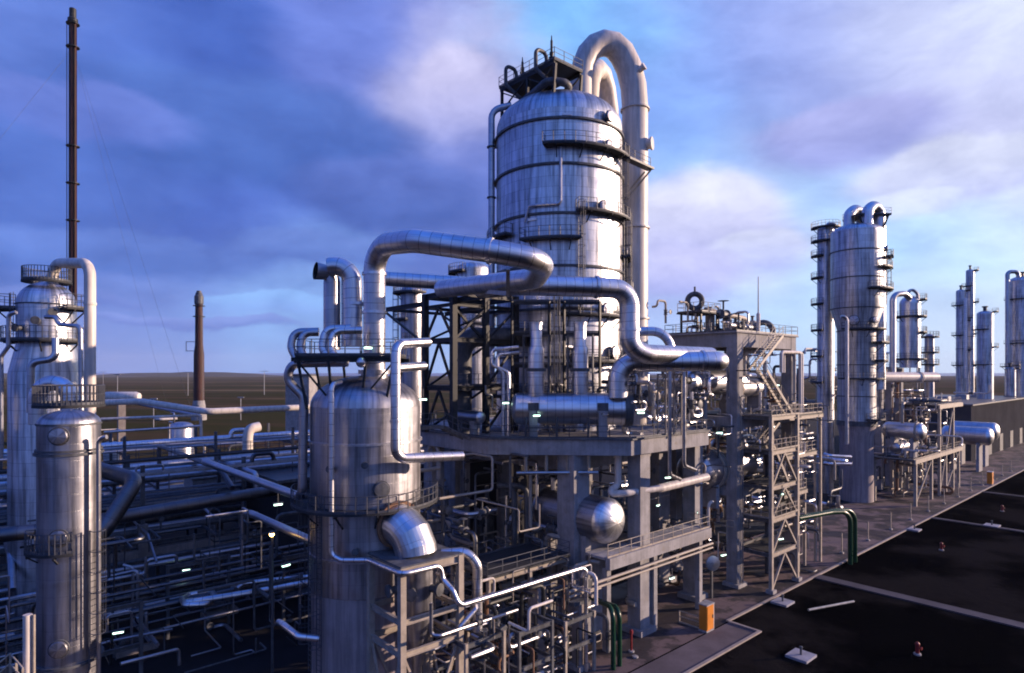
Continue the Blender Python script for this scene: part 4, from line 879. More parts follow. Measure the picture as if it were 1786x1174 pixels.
rm = M(); rail(rm, [CQ + U * a + V * b + Z * 27.46 for a, b in ((-.9, -.7), (CU + .9, -.7), (CU + .9, CV + .7), (-.9, CV + .7))], closed=True, step=1.6); rm.build('railing', RAILM, cf)
for z in (4.2, 7.4, 14.2):
    post(cf, CQ + U * .63 + N * .2 + Z * z, CQ + U * (CU - .63) + N * .2 + Z * z, .3, MID, 'tie', 'i', .4)
# plant on its roof
sk = thing('valve_skid', 'dark valve skid on legs on the concrete frame roof with a round wheel', 'skid', CQ + V * 5 + U * 2 + Z * 27.5)
b0 = CQ + V * 4.6 + U * .8 + Z * 27.46
for a in (0, 3.4):
    for b in (0, 2.6): post(sk, b0 + U * a + V * b, b0 + U * a + V * b + Z * 2.4, .2, DARK, 'leg')
m = M(); m.gbox(b0 + U * 1.7 + V * 1.3 + Z * 2.48, 4.2, 3.4, .16); m.build('deck', GRATE, sk)
rm = M(); rail(rm, [b0 + U * a + V * b + Z * 2.56 for a, b in ((-.3, -.3), (3.7, -.3), (3.7, 2.9), (-.3, 2.9))], closed=True, step=1.2); rm.build('railing', RAILM, sk)
m = M(); m.sweep([b0 + U * .8 + V * 1.3 + Z * 3.9 + (Vector((1, 0, 0)) * math.cos(R(t)) + Z * math.sin(R(t))) * .85 for t in range(0, 361, 20)], .32, 10); m.build('wheel', MID, sk)
m = M(); m.cyl(b0 + U * .8 + V * 1.3 + Z * 2.5, b0 + U * .8 + V * 1.3 + Z * 3.1, .3, 10); m.cyl(b0 + U * .8 + V * 1.3 + Z * 4.9, b0 + U * .8 + V * 1.3 + Z * 5.6, .12, 8); m.build('stem', MID, sk)
rf = CQ + V * 3 + Z * 27.46
pipe('roof_header', 'buff header pipe lying along the concrete frame roof', [rf + U * 2.4 + V * 2 + Z * 2.9, rf + U * 5.5 + V * 1 + Z * 2.4, rf + U * 10 + V * 1 + Z * 2.2, rf + U * 10 + V * 1], .32, LITST, .8, 12, valves=[(rf + U * 5 + V * 1.2 + Z * 2.45, U)])
pipe('roof_header', 'grey header pipe low on the concrete frame roof', [rf + U * 2.5 - V * 1 + Z * .9, rf + U * 8 - V * 1 + Z * .9, rf + U * 8 + V * 2.4 + Z * .9], .3, PIPED, .8, 12, valves=[(rf + U * 4.5 - V * 1 + Z * .9, U)])
hoopc = rf + U * 9.2 - V * 1.6
pipe('roof_hoop', 'dark pipe hoop standing on the concrete frame roof over the stairs', [hoopc + fd * (1.15 * math.cos(R(t))) + Z * (.3 + 1.25 * math.sin(R(t))) for t in range(180, -1, -15)], .34, MID, 0, 14)
for i, (a, b, h, lb) in enumerate(((4.4, 2.6, 3.0, 'stout'), (6.2, 1.4, 2.4, 'squat'), (11.2, .8, 2.2, 'short'))):
    t = thing('roof_pot', lb + ' buff pot vessel on the concrete frame roof', 'vessel', rf + U * a + V * b); m = M(); m.lathe([(.55, 0), (.55, h - .5)] + dome(.55, h - .5, .4, 5), rf + U * a + V * b, Z, 16); m.build('shell', LITST, t)
    m = M(); m.lathe([(.15, h - .1), (.15, h + .3), (.28, h + .3), (.28, h + .42), (.02, h + .45)], rf + U * a + V * b, Z, 10); m.build('nozzle', MID, t)
q = rf + U * 7.2 - V * 2; t = thing('lightning_mast', 'thin pale mast on the concrete frame roof', 'mast', q); m = M(); m.lathe([(.22, 0), (.22, 2.4), (.08, 2.6), (.05, 6.8)], q, Z, 10); m.build('shaft', WHITE, t); m = M(); m.lathe([(.4, 0), (.4, .15), (.22, .2)], q, Z, 12); m.build('foot', MID, t)
clutter_roof = [(random.uniform(1, 12), random.uniform(-2.5, 3.5)) for _ in range(10)]
# two horizontal vessels through the frame
def drum(name, label, q, ax, r, L, mat, head=.5, rings=(), sup=None, headmat=None):
    t = thing(name, label, 'vessel', Vector((q.x, q.y, q.z - r)))
    m = M(); m.lathe([(r, 0), (r, L)], q, ax, 40, closed=False); m.build('shell', mat, t)
    m = M(); m.lathe([(max(.02, r * math.sin(R(t_))), -r * head * math.cos(R(t_))) for t_ in range(0, 91, 9)], q, ax, 40, closed=False); m.build('dished_head', headmat or mat, t)
    m = M(); m.lathe([(max(.02, r * math.sin(R(t_))), L + r * head * math.cos(R(t_))) for t_ in range(90, -1, -9)], q, ax, 40, closed=False); m.build('dished_head', headmat or mat, t)
    for s in rings: m = M(); m.lathe([(r, s), (r + .18, s), (r + .18, s + .3), (r, s + .3)], q, ax, 40, closed=False); m.build('girth_flange', LITST, t)
    for s in (.2, .8):
        m = M(); c = q + Vector(ax) * (L * s); lo = sup if sup is not None else 0
        m.box(Vector((c.x, c.y, (lo + q.z - r * .7) / 2)), (.6, r * 1.5, q.z - r * .7 - lo), (Vector(ax), Vector(ax).cross(Z), Z)); m.build('saddle', CONC, t)
    return t
drum('exchanger', 'mauve clad horizontal exchanger high behind the concrete frame pillar', P(1196, 668, 66), U, 1.4, 11, PIPED, .6, (1.4, 2.3), 17.3)
drum('exchanger', 'big round-ended horizontal exchanger low behind the concrete frame pillar', P(1212, 822, 66.5), U, 2.15, 9.5, PIPED, .55, (2.2, 3.0), 8.4)
drum('exchanger', 'silver egg-ended vessel under the octagonal deck between two pillars', P(1058, 908, 53.2) , V, 1.95, 7, CLADB, .62, (), 0, CLAD)
drum('exchanger', 'pale clad horizontal drum inside the concrete frame at stair height', CQ + U * 3 + V * 3.6 + Z * 14.2, U, 1.2, 7, PIPEM, .5, (.6,), 10.9)
drum('exchanger', 'dull clad horizontal drum on the upper grating of the concrete frame', CQ + U * 3.4 + V * 2.4 + Z * 21.2, U, 1.1, 7, CLADB, .5, (.6,), 18.4)
# stairs on the sunny face
ss_ = thing('zigzag_stair', 'zigzag steel stair climbing the sunny face of the concrete frame', 'stair', A(1, -2.6))
def sp_(px, py, n_=-2.7):
    q = lineN(px, n_); return Vector((q.x, q.y, zat(py, q.y)))
fl_ = [(sp_(1352, 586), sp_(1305, 646)), (sp_(1308, 646), sp_(1357, 726)), (sp_(1352, 728), sp_(1318, 772)), (sp_(1320, 774), sp_(1346, 836))]
for i, (a, b) in enumerate(fl_):
    off = N * (.95 * (i % 2))
    a = a + off; b = b + off
    for s in (0, .9): post(ss_, a + N * s, b + N * s, .08, LITST, 'stringer', h=.32)
    k = 14; m = M()
    for j in range(k): p = a + (b - a) * ((j + .5) / k); m.bar(p + N * .05, p + N * .85, .26, .05)
    m.build('tread', GRATE, ss_)
    for s in (0, .9):
        m = M(); m.sweep([a + N * s + Z * 1.0, b + N * s + Z * 1.0], .035, 5); m.sweep([a + N * s + Z * .55, b + N * s + Z * .55], .03, 5)
        for j in range(5): p = a + (b - a) * (j / 4) + N * s; m.bar(p, p + Z * 1.0, .055)
        m.build('handrail', LITST, ss_)
    m = M(); d = Vector((b.x - a.x, b.y - a.y, 0)).normalized(); m.gbox(b + d * .6 + N * .45 - off * .5 - Z * .03, 1.5, 2.2, .12); ld = m.build('landing', GRATE, ss_)
# braced steel tower by the kerb
bt = thing('braced_tower', 'buff steel tower with chevron braces standing at the kerb before the concrete frame', 'frame', A(1.5, -2))
ua = (lineN(1345, -.8) - P0).dot(U); ub = (lineN(1390, -.8) - P0).dot(U)
lv = (.2, 3.9, 7.5, 10.9, 14.6, 18.2)
for u in (ua, ub):
    for n_ in (-.8, -4.2): post(bt, A(u, n_), A(u, n_, 18.4), .36, LITST if n_ > -2 else MID, 'post')  # sunny-side posts take the lit tone, rear posts the darker one
    m = M(); m.gbox(A(u, -.8, .2), .8, .8, .4); m.build('footing', CONC, bt)
for z in lv[1:]:
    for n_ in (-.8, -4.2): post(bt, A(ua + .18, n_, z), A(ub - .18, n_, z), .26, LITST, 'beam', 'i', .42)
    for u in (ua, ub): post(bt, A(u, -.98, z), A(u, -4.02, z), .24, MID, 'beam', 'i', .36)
    m = M(); m.gbox(A((ua + ub) / 2, -2.5, z + .26), ub - ua - .4, 3.0, .08); m.build('grating', GRATE, bt)
for z0, z1 in zip(lv, lv[1:-1]):
    um = (ua + ub) / 2
    post(bt, A(ua + .1, -.8, z0 + .1), A(um - .05, -.8, z1 - .25), .2, LITST, 'brace'); post(bt, A(ub - .1, -.8, z0 + .1), A(um + .05, -.8, z1 - .25), .2, LITST, 'brace')
for z in (18.45, 14.9, 7.8):
    rm = M(); rail(rm, [A(ua - .3, -4, z), A(ua - .3, -.6, z), A(ub + .3, -.6, z), A(ub + .3, -4, z)], step=1.2); rm.build('railing', LITST, bt)
# platforms stretching beyond the tower
for z, u1_, n0_, lb in ((18.1, 16.5, -4.4, 'upper'), (13.6, 16, -4.8, 'middle'), (9.2, 13.5, -5.0, 'lowest')):
    t = thing('side_platform', lb + ' railed steel platform reaching past the chevron-braced tower', 'platform', A(9, -3, z))
    m = M(); m.gbox(A((ub + u1_) / 2 + .3, n0_ + 1.3, z), u1_ - ub, 2.6, .14); m.build('grating', GRATE, t)
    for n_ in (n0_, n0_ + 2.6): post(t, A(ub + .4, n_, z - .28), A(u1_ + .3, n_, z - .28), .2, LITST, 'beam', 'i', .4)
    rm = M(); rail(rm, [A(ub + .6, n0_ + 2.5, z + .08), A(u1_ + .2, n0_ + 2.5, z + .08), A(u1_ + .2, n0_, z + .08)], step=1.3); rm.build('railing', LITST, t)
    for u in (ub + 3, u1_): post(t, A(u, n0_ + 2.4), A(u, n0_ + 2.4, z - .45), .26, LITST, 'post')
clutter('small buff pipework crowding the sunny side of the concrete frame', 'pipework on the concrete frame', 100, (-6, 12), (-9, -3.6), (1, 24), (LITST, THIN, WHITE, MID, BROWN, PIPEM), (.07, .11, .17), seed=31, nm='instrument_pipe', lng=(1, 3.6))
clutter('small pipework on the concrete frame roof', 'pipework on the frame roof', 18, (-3, 9), (-12, -5.5), (28.2, 29.6), (LITST, THIN, MID), (.08, .13), seed=37, lng=(1, 3))
for u, n_, lb in ((13.2, -3, 'tall'), (14.6, -3.4, 'second tall'), (10.4, -6, 'third tall')):
    pipe('goalpost_pipe', lb + ' pale goalpost pipe standing past the concrete frame', [A(u, n_, 9), A(u, n_, 25.4), A(u - 4, n_ - .4, 25.4), A(u - 4, n_ - .4, 23)], .2, WHITE, .4, 10)
# green cooling-water pipes over the kerb
for i in range(2):
    e = A(0, 0); g = G(1483 + i * 8, 984 - i * 4); u = (g - P0).dot(U); n_ = (g - P0).dot(N)
    pipe('green_pipe', ('dark green pipe bending down over the kerb, nearer of the far pair', 'dark green pipe bending down over the kerb, outer of the far pair')[i], [A(u - 9, n_ - 2.2, 6.5), A(u - 3, n_ - 1, 6.5), A(u, n_, 6.3), A(u, n_, -.3)], .27, GREEN, 1.6, 16, 8)
for i in range(2):
    pipe('green_pipe', ('dark green pipe dropping to the ground beside the long pale line', 'dark green pipe dropping to the ground, outer of the near pair')[i], [P(1012, 1030, 55), P(1040, 1048 - i * 2, 52 + i), P(1069 + i * 11, 1060, 48 + i * .6), P(1070 + i * 11, 1290, 48 + i * .6)], .19, GREEN, .8, 14, 7)
for px, y0, Y in ((1101, 1105, 51), (1108, 1152, 50)):
    q = P(px, y0, Y); t = thing('red_post', ('tall' if y0 < 1120 else 'short') + ' thin red post at the pavement edge beside the green pipes', 'post', Vector((q.x, q.y, 0))); m = M(); m.lathe([(.09, 0), (.09, q.z), (.15, q.z), (.15, q.z + .25), (.02, q.z + .35)], Vector((q.x, q.y, 0)), Z, 10); m.build('shaft', REDP, t); m = M(); m.lathe([(.25, 0), (.25, .12), (.09, .14)], Vector((q.x, q.y, 0)), Z, 12); m.build('foot', CONC, t)
# orange cabinet
def cabinet(px, py, s, label):
    g = G(px, py); t = thing('cabinet', label, 'cabinet', g); w_, d_, h_ = 1.15 * s, .75 * s, 2.2 * s
    m = M(); m.gbox(g + Z * (h_ / 2 + .15), w_, d_, h_); m.build('body', ORANGE, t)
    m = M(); m.gbox(g + N * (d_ / 2 + .02) + Z * (h_ / 2 + .15), w_ * .86, .05, h_ * .9); o = m.build('door', ORANGE, t)
    m = M(); m.gbox(g + N * (d_ / 2 + .07) + U * w_ * .3 + Z * (h_ / 2 + .2), .06, .06, .3); m.build('handle', MID, o)
    m = M(); m.gbox(g + Z * (h_ + .2), w_ * 1.12, d_ * 1.2, .1); m.build('roof', GALV, t)
    m = M(); m.gbox(g + U * (w_ / 2 + .04) + Z * (h_ / 2 + .15), .08, d_ * 1.02, h_); m.build('side_trim', WHITE, t)
    m = M(); m.gbox(g + Z * .07, w_ * 1.1, d_ * 1.1, .15); m.build('plinth', CONC, t)
cabinet(1232, 1099, 1.0, 'bright orange cabinet with pale side standing on the pavement near the apron')
cabinet(1727, 845, 1.1, 'small distant orange cabinet beside the far kerb')
gr = thing('guard_rail', 'low buff guard rail on the pavement beside the near orange cabinet', 'railing', G(1190, 1085)); m = M(); rail(m, [G(1185, 1086), G(1222, 1098), G(1232, 1092)], r=.05, step=2.2); m.build('railing', LITST, gr)
# walkway with concrete edge before the deck
wb = thing('concrete_walkway', 'sunlit concrete walkway beam with railing slanting in front of the deck pillars', 'walkway', lineN(1150, -3))
a = lineN(1060, -3.0); b = lineN(1237, -3.0)
m = M(); m.bar(a + Z * 7.35, b + Z * 7.35, .5, .95); m.build('edge_beam', CONC, wb)
m = M(); m.bar(a + V * 1.4 + Z * 7.7, b + V * 1.4 + Z * 7.7, 2.2, .2); m.build('slab', CONC, wb)
rm = M(); rail(rm, [a + Z * 7.83, b + Z * 7.83, b + V * 2.4 + Z * 7.83], step=1.5); rm.build('railing', LITST, wb)
L = (b - a).length
for f in (.03, .45, .93): p = a + (b - a) * f; post(wb, p + V * .5, p + V * .5 + Z * 6.85, .5, CONC, 'post')
for k, (z, r) in enumerate(((6.35, .12), (5.95, .10))):
    pipe('walkway_pipe', ('upper', 'lower')[k] + ' thin buff pipe slung under the sunlit walkway beam', [a + N * .35 - U * 5 + Z * z, b + N * .35 + Z * z], r, LITST, n=10)
pl2 = thing('lower_platform', 'dark railed platform under the deck left of the sunlit walkway', 'platform', P(920, 985, 52)); q = A(-27.5, -9, 7.4)
m = M(); m.gbox(q, 9, 5, .16); m.build('grating', GRATE, pl2); rm = M(); rail(rm, [q + U * a_ + N * b_ + Z * .1 for a_, b_ in ((-4.5, 2.4), (4.5, 2.4), (4.5, -2.4), (-4.5, -2.4))], closed=True, step=1.4); rm.build('railing', RAILM, pl2)
for a_ in (-4.3, 0, 4.3):
    for b_ in (-2.3, 2.3): post(pl2, q + U * a_ + N * b_ - Z * 7.4, q + U * a_ + N * b_ - Z * .1, .26, LITST, 'post')
for b_ in (-2.3, 2.3): post(pl2, q - U * 4.5 + N * b_ - Z * .25, q + U * 4.5 + N * b_ - Z * .25, .24, LITST, 'beam', 'i', .34)
# pipes at the deck corner
pipe('buff_pipe', 'sunlit buff pipe jutting level below the deck corner', [P(1078, 790, 54.5), P(1078, 846, 54.5), P(1056, 862, 54), P(1092, 860, 54), P(1154, 851, 56)], .30, WHITE, .6, 14)
pipe('buff_pipe', 'sunlit buff pipe reaching the big round-ended exchanger', [P(1150, 852, 58), P(1233, 832, 62)], .40, WHITE, n=14)
for px, y1, lb in ((1168, 828, 'left'), (1193, 812, 'right')):
    pipe('drop_pipe', 'bright upright pipe dropping past the deck edge, ' + ('nearer the drum' if px < 1180 else 'nearer the concrete pillar'), [P(px, 648, 54), P(px, y1, 54), P(px + (18 if px < 1180 else 20), y1 + 8, 56)], .17, THIN, .5, 12)
for px, lb in ((1154, 'buff lattice strut standing on the deck edge beside the two bright drop pipes'), (1182, 'narrow buff lattice strut between the two bright drop pipes')):
    a = P(px, 760, 56.5); t = thing('lattice_strut', lb, 'frame', Vector((a.x, a.y, 17.3)))
    for s in (-.35, .35): post(t, Vector((a.x + s, a.y, 17.3)), Vector((a.x + s, a.y, 22.9)), .12, LITST, 'post')
    for k in range(4):
        z = 17.5 + k * 1.35; post(t, Vector((a.x - .3, a.y, z)), Vector((a.x + .3, a.y, z + 1.2)), .08, LITST, 'brace'); post(t, Vector((a.x - .3, a.y, z + 1.28)), Vector((a.x + .3, a.y, z + 1.28)), .1, LITST, 'tie')
t = thing('hanging_bar', 'long pale pipe bar hung on rods under the deck front edge', 'pipe', P(972, 826, 53.6)); m = M(); a, b = P(901, 825, 53.6), P(1043, 824, 53.6); m.cyl(a, b, .16, 12); m.build('bar', THIN, t)
for px in (917, 953, 990, 1027): q = P(px, 822, 53.6); post(t, q, Vector((q.x, q.y, 15.9)), .2, LITST, 'rod')
for px, lb in ((897, 'nearer the broad vessel'), (919, 'nearer the deck pillar')):
    pipe('drop_pipe', 'upright dark pipe rising under the deck, ' + lb, [P(px - 30, 846, 57), P(px, 850, 57), P(px, 1010, 57)], .26, MID, .8, 12)
clutter('small pipework hung beneath the octagonal deck', 'pipework beneath the deck', 50, (-28, -6), (-22, -10), (8, 15), (MID, THIN, PIPED, LITST, PIPED), (.09, .15, .24), seed=52, nm='service_pipe', lng=(2, 6))
clutter('small pipework crowding the deck top around the giant tower foot', 'pipework on the deck', 60, (-21, -2), (-14, -3.0), (17.6, 24), (PIPED, THIN, LITST, WHITE, MID, PIPEM), (.08, .13, .2), seed=57, nm='process_pipe', lng=(1, 3.5))
clutter('small pipework stood below the long pale line near the apron', 'pipework below the long pale line', 130, (-36, -23), (-10, -2), (.3, 6), (LITST, MID, THIN, MID, BROWN, WHITE, PIPED, DARK), (.05, .07, .10, .15), seed=61, lng=(1, 4))
clutter('dark pipework low between the deck pillars', 'pipework low between the pillars', 44, (-26, -2), (-24, -4), (.4, 7), (MID, PIPED, LITST, THIN), (.1, .16, .24), seed=67, nm='service_pipe', lng=(2, 5))
for k in range(3):
    u0_ = -37.5 + k * 4.6; t = thing('pipe_gantry', ('first', 'middle', 'last')[k] + ' buff pipe frame in the pipework below the long pale line', 'frame', A(u0_, -4))
    for a_ in (0, 3.2):
        for b_ in (-6, -2): post(t, A(u0_ + a_, b_), A(u0_ + a_, b_, 5.6 - k * .5), .2, (LITST, MID)[k % 2], 'post')
    for z in (2.4, 5.4 - k * .5):
        for b_ in (-6, -2): post(t, A(u0_ + .13, b_, z), A(u0_ + 3.07, b_, z), .16, MID, 'beam', 'i', .3)
        for a_ in (0, 3.2): post(t, A(u0_ + a_, -5.87, z), A(u0_ + a_, -2.13, z), .2, MID, 'beam', 'i', .3)
# round gauge disc and horizontal run on the frame foot
q = P(1242, 982, 63); t = thing('wheel_valve', 'pale blue round disc on a pipe stand beside the concrete pillar foot', 'valve', Vector((q.x, q.y, 0))); m = M(); m.lathe([(.02, 0), (.75, .05), (.75, .22), (.02, .3)], q, Vector((.2, -1, .1)), 20); m.build('disc', THIN, t); post(t, Vector((q.x, q.y + .2, 0)), q + Vector((0, .2, 0)), .2, MID, 'stand')
# ------------------------------------------------------------------ far towers along the kerb
c0 = P(1494, 0, 112)
t, c = tower('clad_tower', 'big clad tower with a wide upper body on a narrow lower shaft, twin hoops above', c0.x, 112, [(3.15, 13.6), (3.15, 30.8), (4.25, 34.4), (4.25, 48.3)], CLADT, 1.5, 64, skirt=[(2.75, 0), (2.75, 11.6), (3.15, 13.6)])
for z in (44.6, 39.8, 34.4): hoop(c, 4.25, z, t, .18, .16)
for z in (30.4, 24.3, 18.7): hoop(c, 3.15, z, t, .18, .14)
hoop(c, 3.15, 13.5, t, .9, .12)
for z, a0, a1, w_ in ((43.4, 50, 110, 1.5), (41.4, 20, 75, 1.4), (37.6, -5, 90, 1.5)): shelf(c, 4.25, z, a0, a1, w_, t)
for z, a0, a1, w_ in ((30.6, -60, 100, 1.5), (28.2, 20, 110, 2.0), (25, 30, 110, 1.8), (21.8, -70, 80, 1.3), (14.6, 0, 70, 1.4)): shelf(c, 3.15, z, a0, a1, w_, t)
for a, z, r_ in ((15, 32.2, .6), (-35, 32.2, .8), (62, 45, .6)): manhole(c, 3.7 if z < 34 else 4.25, z, a, r_, t, CLADB)
d = adir(48); m = M(); ladder(m, c + d * 4.7 + Z * 35, c + d * 4.7 + Z * 43.5, d); m.build('ladder', RAILM, t)
d = adir(65); m = M(); ladder(m, c + d * 3.6 + Z * 15, c + d * 3.6 + Z * 30, d); m.build('ladder', RAILM, t)
hpt = M(); hpt.box(c + Vector((1.8, 0, 51.0)), (6, 5, .2)); pl = hpt.build('head_platform', DARK, t); rm = M(); rail(rm, [c + Vector((x, y, 51.1)) for x, y in ((-1.2, -2.5), (4.8, -2.5), (4.8, 2.5), (-1.2, 2.5))], closed=True); rm.build('railing', RAILM, pl)
for sx in (-1.0, 1.0): m = M(); m.bar(c + Vector((1.8 + sx * 2.6, -2.2, 50.9)), c + Vector((1.8 + sx * 1.6, -2.2, 48.4)), .25); m.build('leg', DARK, t)
for px0, px1, lb, Yq in ((1481, 1503, 'clad hoop pipe on the wide-bodied far tower, the one near its middle', 112.5), (1513, 1534, 'clad hoop pipe on the wide-bodied far tower, the one over its sunny edge', 110)):
    a, b = P(px0, 400, Yq), P(px1, 400, Yq + 1); pipe('hoop_pipe', lb, [Vector((a.x, a.y, 48.5)), Vector((a.x, a.y, 51.8)), (a + b) / 2 + Z * (52.9 - (a.z + b.z) / 2), Vector((b.x, b.y, 51.8)), Vector((b.x, b.y, 48.6 if px0 < 1500 else 20))], .95, CLAD, 1.0, 20, 5)
pipe('riser_pipe', 'grey riser pipe down the front of the wide-bodied far tower', [P(1466, 552, 106), P(1477, 552, 106), P(1477, 775, 106)], .3, PIPED, .8, 10)
c0 = P(1440, 0, 119); t, c = tower('clad_tower', 'tall slender clad tower with many small platforms just behind the wide-bodied one', c0.x, 119, [(1.48, 0), (1.48, 50.3)], CLADT, .9)
for z in (50.6, 48.0, 45.2, 41, 36, 31, 26, 21, 16): shelf(c, 1.48, z, -130, -40 if z < 46 else 90, 1.1, t, step=15)
pipe('hoop_pipe', 'thin pipe hoop on the tall slender tower head', [P(1441, 396, 117.5), P(1441, 390, 117.5), P(1457, 390, 117.5), P(1457, 560, 117.5)], .25, PIPED, .6, 10)
for i in range(2): pipe('pale_stub', ('upper', 'lower')[i] + ' pale level pipe at the skirt of the wide-bodied far tower', [P(1438, 792 + i * 16, 103), P(1446, 795 + i * 14, 102), P(1484, 797 + i * 12, 103)], .3, PIPEM, .6, 12)
# concrete table with the domed column on it
ct = thing('concrete_table', 'far concrete table frame carrying a domed column and a cream duct', 'frame', P(1590, 800, 122).xy.to_3d())
tq = P(1538, 0, 121); tq = Vector((tq.x, tq.y, 0)); tu, tv = 13.0, 8.0
ct.location = tq; ORG[ct.name] = tq.copy()
m = M(); m.gbox(tq + U * tu / 2 + V * tv / 2 + Z * 23.2, tu, tv, 1.5); m.build('slab', CONC, ct)
for a in (.7, tu / 2, tu - .7):
    for b in (.7, tv - .7): m = M(); m.gbox(tq + U * a + V * b + Z * 11.2, 1.2, 1.2, 22.4); m.build('pillar', CONC, ct)
for z in (15.0, 6.6):
    for b in (.7, tv - .7): post(ct, tq + U * 1.3 + V * b + Z * z, tq + U * (tu - 1.3) + V * b + Z * z, .8, CONC, 'beam', h=.9)
rm = M(); rail(rm, [tq + U * a + V * b + Z * 24 for a, b in ((0, 0), (tu, 0), (tu, tv), (0, tv))], closed=True, step=2); rm.build('railing', RAILM, ct)
c0 = P(1587, 0, 126); t, c = tower('clad_tower', 'mid-height domed clad column standing on the far concrete table', c0.x, 126, [(1.85, 24), (1.85, 37)], CLADT, 1.6, base=24)
for z, a0, a1 in ((34.2, -180, 180), (31, 20, 110), (25.6, -180, 180), (37.6, 30, 140)): shelf(c, 1.85, z, a0, a1, 1.1, t, step=15)
pipe('hoop_pipe', 'grey pipe hooping from the ground up onto the domed column head', [P(1557, 650, 122), P(1557, 514, 122), P(1578, 512, 123), P(1586, 520, 124.5)], .55, PIPED, 1.6, 14, 7)
pipe('hoop_pipe', 'small grey ring pipe on top of the domed column', [P(1583, 520, 125), P(1584, 508, 125), P(1592, 505, 125), P(1600, 512, 125), P(1602, 525, 125)], .3, PIPED, .8, 10)
c0 = P(1621, 0, 128); t, c = tower('clad_tower', 'tiny slim clad column at the end of the far concrete table', c0.x, 128, [(.85, 18), (.85, 30.4)], CLADB, .6, base=18)
for z in (30.2, 27, 24.5): shelf(c, .85, z, -180, 180, .9, t, step=20, brackets=False)
pipe('cream_duct', 'thick cream duct lying level across the far concrete table front', [P(1528, 658, 113), P(1632, 658, 119)], .95, WHITE, n=20, flanges=[(P(1602, 658, 117), U)])
# long two-storey steel structure below it
ls = thing('steel_gallery', 'far two-level steel gallery with sunlit edges along the kerb', 'frame', A(75, -5)); 
for z, u0_, u1_ in ((7.9, 60, 90), (16.8, 74, 90)):
    m = M(); m.gbox(A((u0_ + u1_) / 2, -7.5, z), u1_ - u0_, 6.3, .2); m.build('floor', GRATE, ls)
    for n_ in (-4.1, -10.6): post(ls, A(u0_, n_, z - .2), A(u1_, n_, z - .2), .3, LITST, 'beam', h=.75)
    rm = M(); rail(rm, [A(u0_, -10.6, z + .1), A(u0_, -4.3, z + .1), A(u1_, -4.3, z + .1), A(u1_, -10.6, z + .1)], step=2.2); rm.build('railing', LITST, ls)
    for u in range(u0_ + 1, u1_ + 1, 9):
        for n_ in (-4.3, -10.7): post(ls, A(u, n_), A(u, n_, z - .6), .45, LITST, 'post')
    for u in range(u0_ + 1, u1_ - 8, 18): post(ls, A(u, -4.3, .4), A(u + 9, -4.3, z - .8), .22, LITST, 'brace')
drum('exchanger', 'silver egg-ended drum on the lower floor of the far steel gallery', A(64, -4.4, 12.6), V, 1.55, 5, CLAD, .6, (.3,), 8)
drum('exchanger', 'dark-bellied horizontal drum with a bright round end beyond the far gallery', A(116, -5, 8.2), V, 2.1, 8, PIPED, .55, (), 0, CLAD)
drum('exchanger', 'second horizontal drum with a bright round end, behind the dark-bellied one', A(127, -6, 8.6), V, 2.2, 8, PIPED, .55, (), 0, CLAD)
drum('exchanger', 'small grey level drum low beside the wide-bodied tower skirt', A(63, -8, 9.6), U, .9, 5, PIPED, .5, (), 8)
clutter('small far pipework crowding the steel gallery', 'pipework on the far gallery', 80, (60, 92), (-12, -3.5), (1, 20), (LITST, THIN, MID, WHITE, PIPED, BROWN), (.1, .16, .25), seed=71, nm='branch_pipe', lng=(1.5, 6))
clutter('small pipework between the concrete frame and the wide-bodied tower', 'pipework before the wide-bodied tower', 46, (14, 36), (-24, -7), (1, 11), (LITST, THIN, MID, PIPEM, PIPED), (.1, .18, .28), seed=73, nm='branch_pipe', lng=(2, 7))
clutter('small far pipework under the farthest towers', 'pipework under the farthest towers', 60, (120, 230), (-80, -42), (12, 30), (LITST, THIN, MID, WHITE, PIPED), (.14, .22, .34), seed=79, nm='branch_pipe', lng=(3, 12))
for u in range(22, 130, 9):
    t = thing('kerb_marker', 'thin stanchion post standing along the far kerb', 'post', A(u, -1.6), 'stanchions along the far kerb'); post(t, A(u, -1.6), A(u, -1.6, 2.6), .12, LITST, 'shaft'); m = M(); m.gbox(A(u, -1.6, .1), .4, .4, .2); m.build('foot', CONC, t)
# farthest towers
for px, Y, r_, ytop, lb, pls in ((1676, 215, 1.45, 505, 'far slim clad tower, shorter of the close pair, many collars', 5), (1692, 218, 1.25, 470, 'far slim clad tower, taller of the close pair, topped by a gin pole', 6),
        (1718, 195, 2.15, 542, 'far stout clad tower between the close pair and the edge tower', 3), (1781, 215, 3.5, 482, 'far broad clad tower at the picture edge with a side loop pipe', 4), (1762, 210, 1.5, 640, 'far low clad tower behind the stout one', 2)):
    c0 = P(px, 0, Y); zt_ = zat(ytop, Y); t, c = tower('clad_tower', lb, c0.x, Y, [(r_, 0), (r_, zt_ - r_ * .5)], CLADT, r_ * .5, 40)
    for k in range(pls + 1): shelf(c, r_, zt_ - .6 - k * (zt_ - 26) / max(1, pls), -120 if k % 2 else 20, -20 if k % 2 else 130, 1.3, t, step=20)
    hoop(c, r_, zt_ * .6, t, .2, .15)
    m = M(); m.lathe([(r_ * .25, 0), (r_ * .25, 1.2), (r_ * .4, 1.2), (r_ * .4, 1.5), (.02, 1.6)], c + Z * (zt_ - .1), Z, 10); m.build('nozzle', MID, t)
pipe('hoop_pipe', 'grey loop pipe off the far edge tower', [P(1776, 484, 211), P(1776, 474, 211), P(1757, 474, 211), P(1757, 660, 211)], .65, PIPED, 1.3, 12, 6)
pipe('riser_pipe', 'silver riser pipe beside the close pair of far slim towers', [P(1684, 520, 212), P(1684, 660, 212)], .5, PIPEM, n=10)
bl = thing('dark_building', 'long dark windowless building behind the far drums', 'building', A(174, -25))
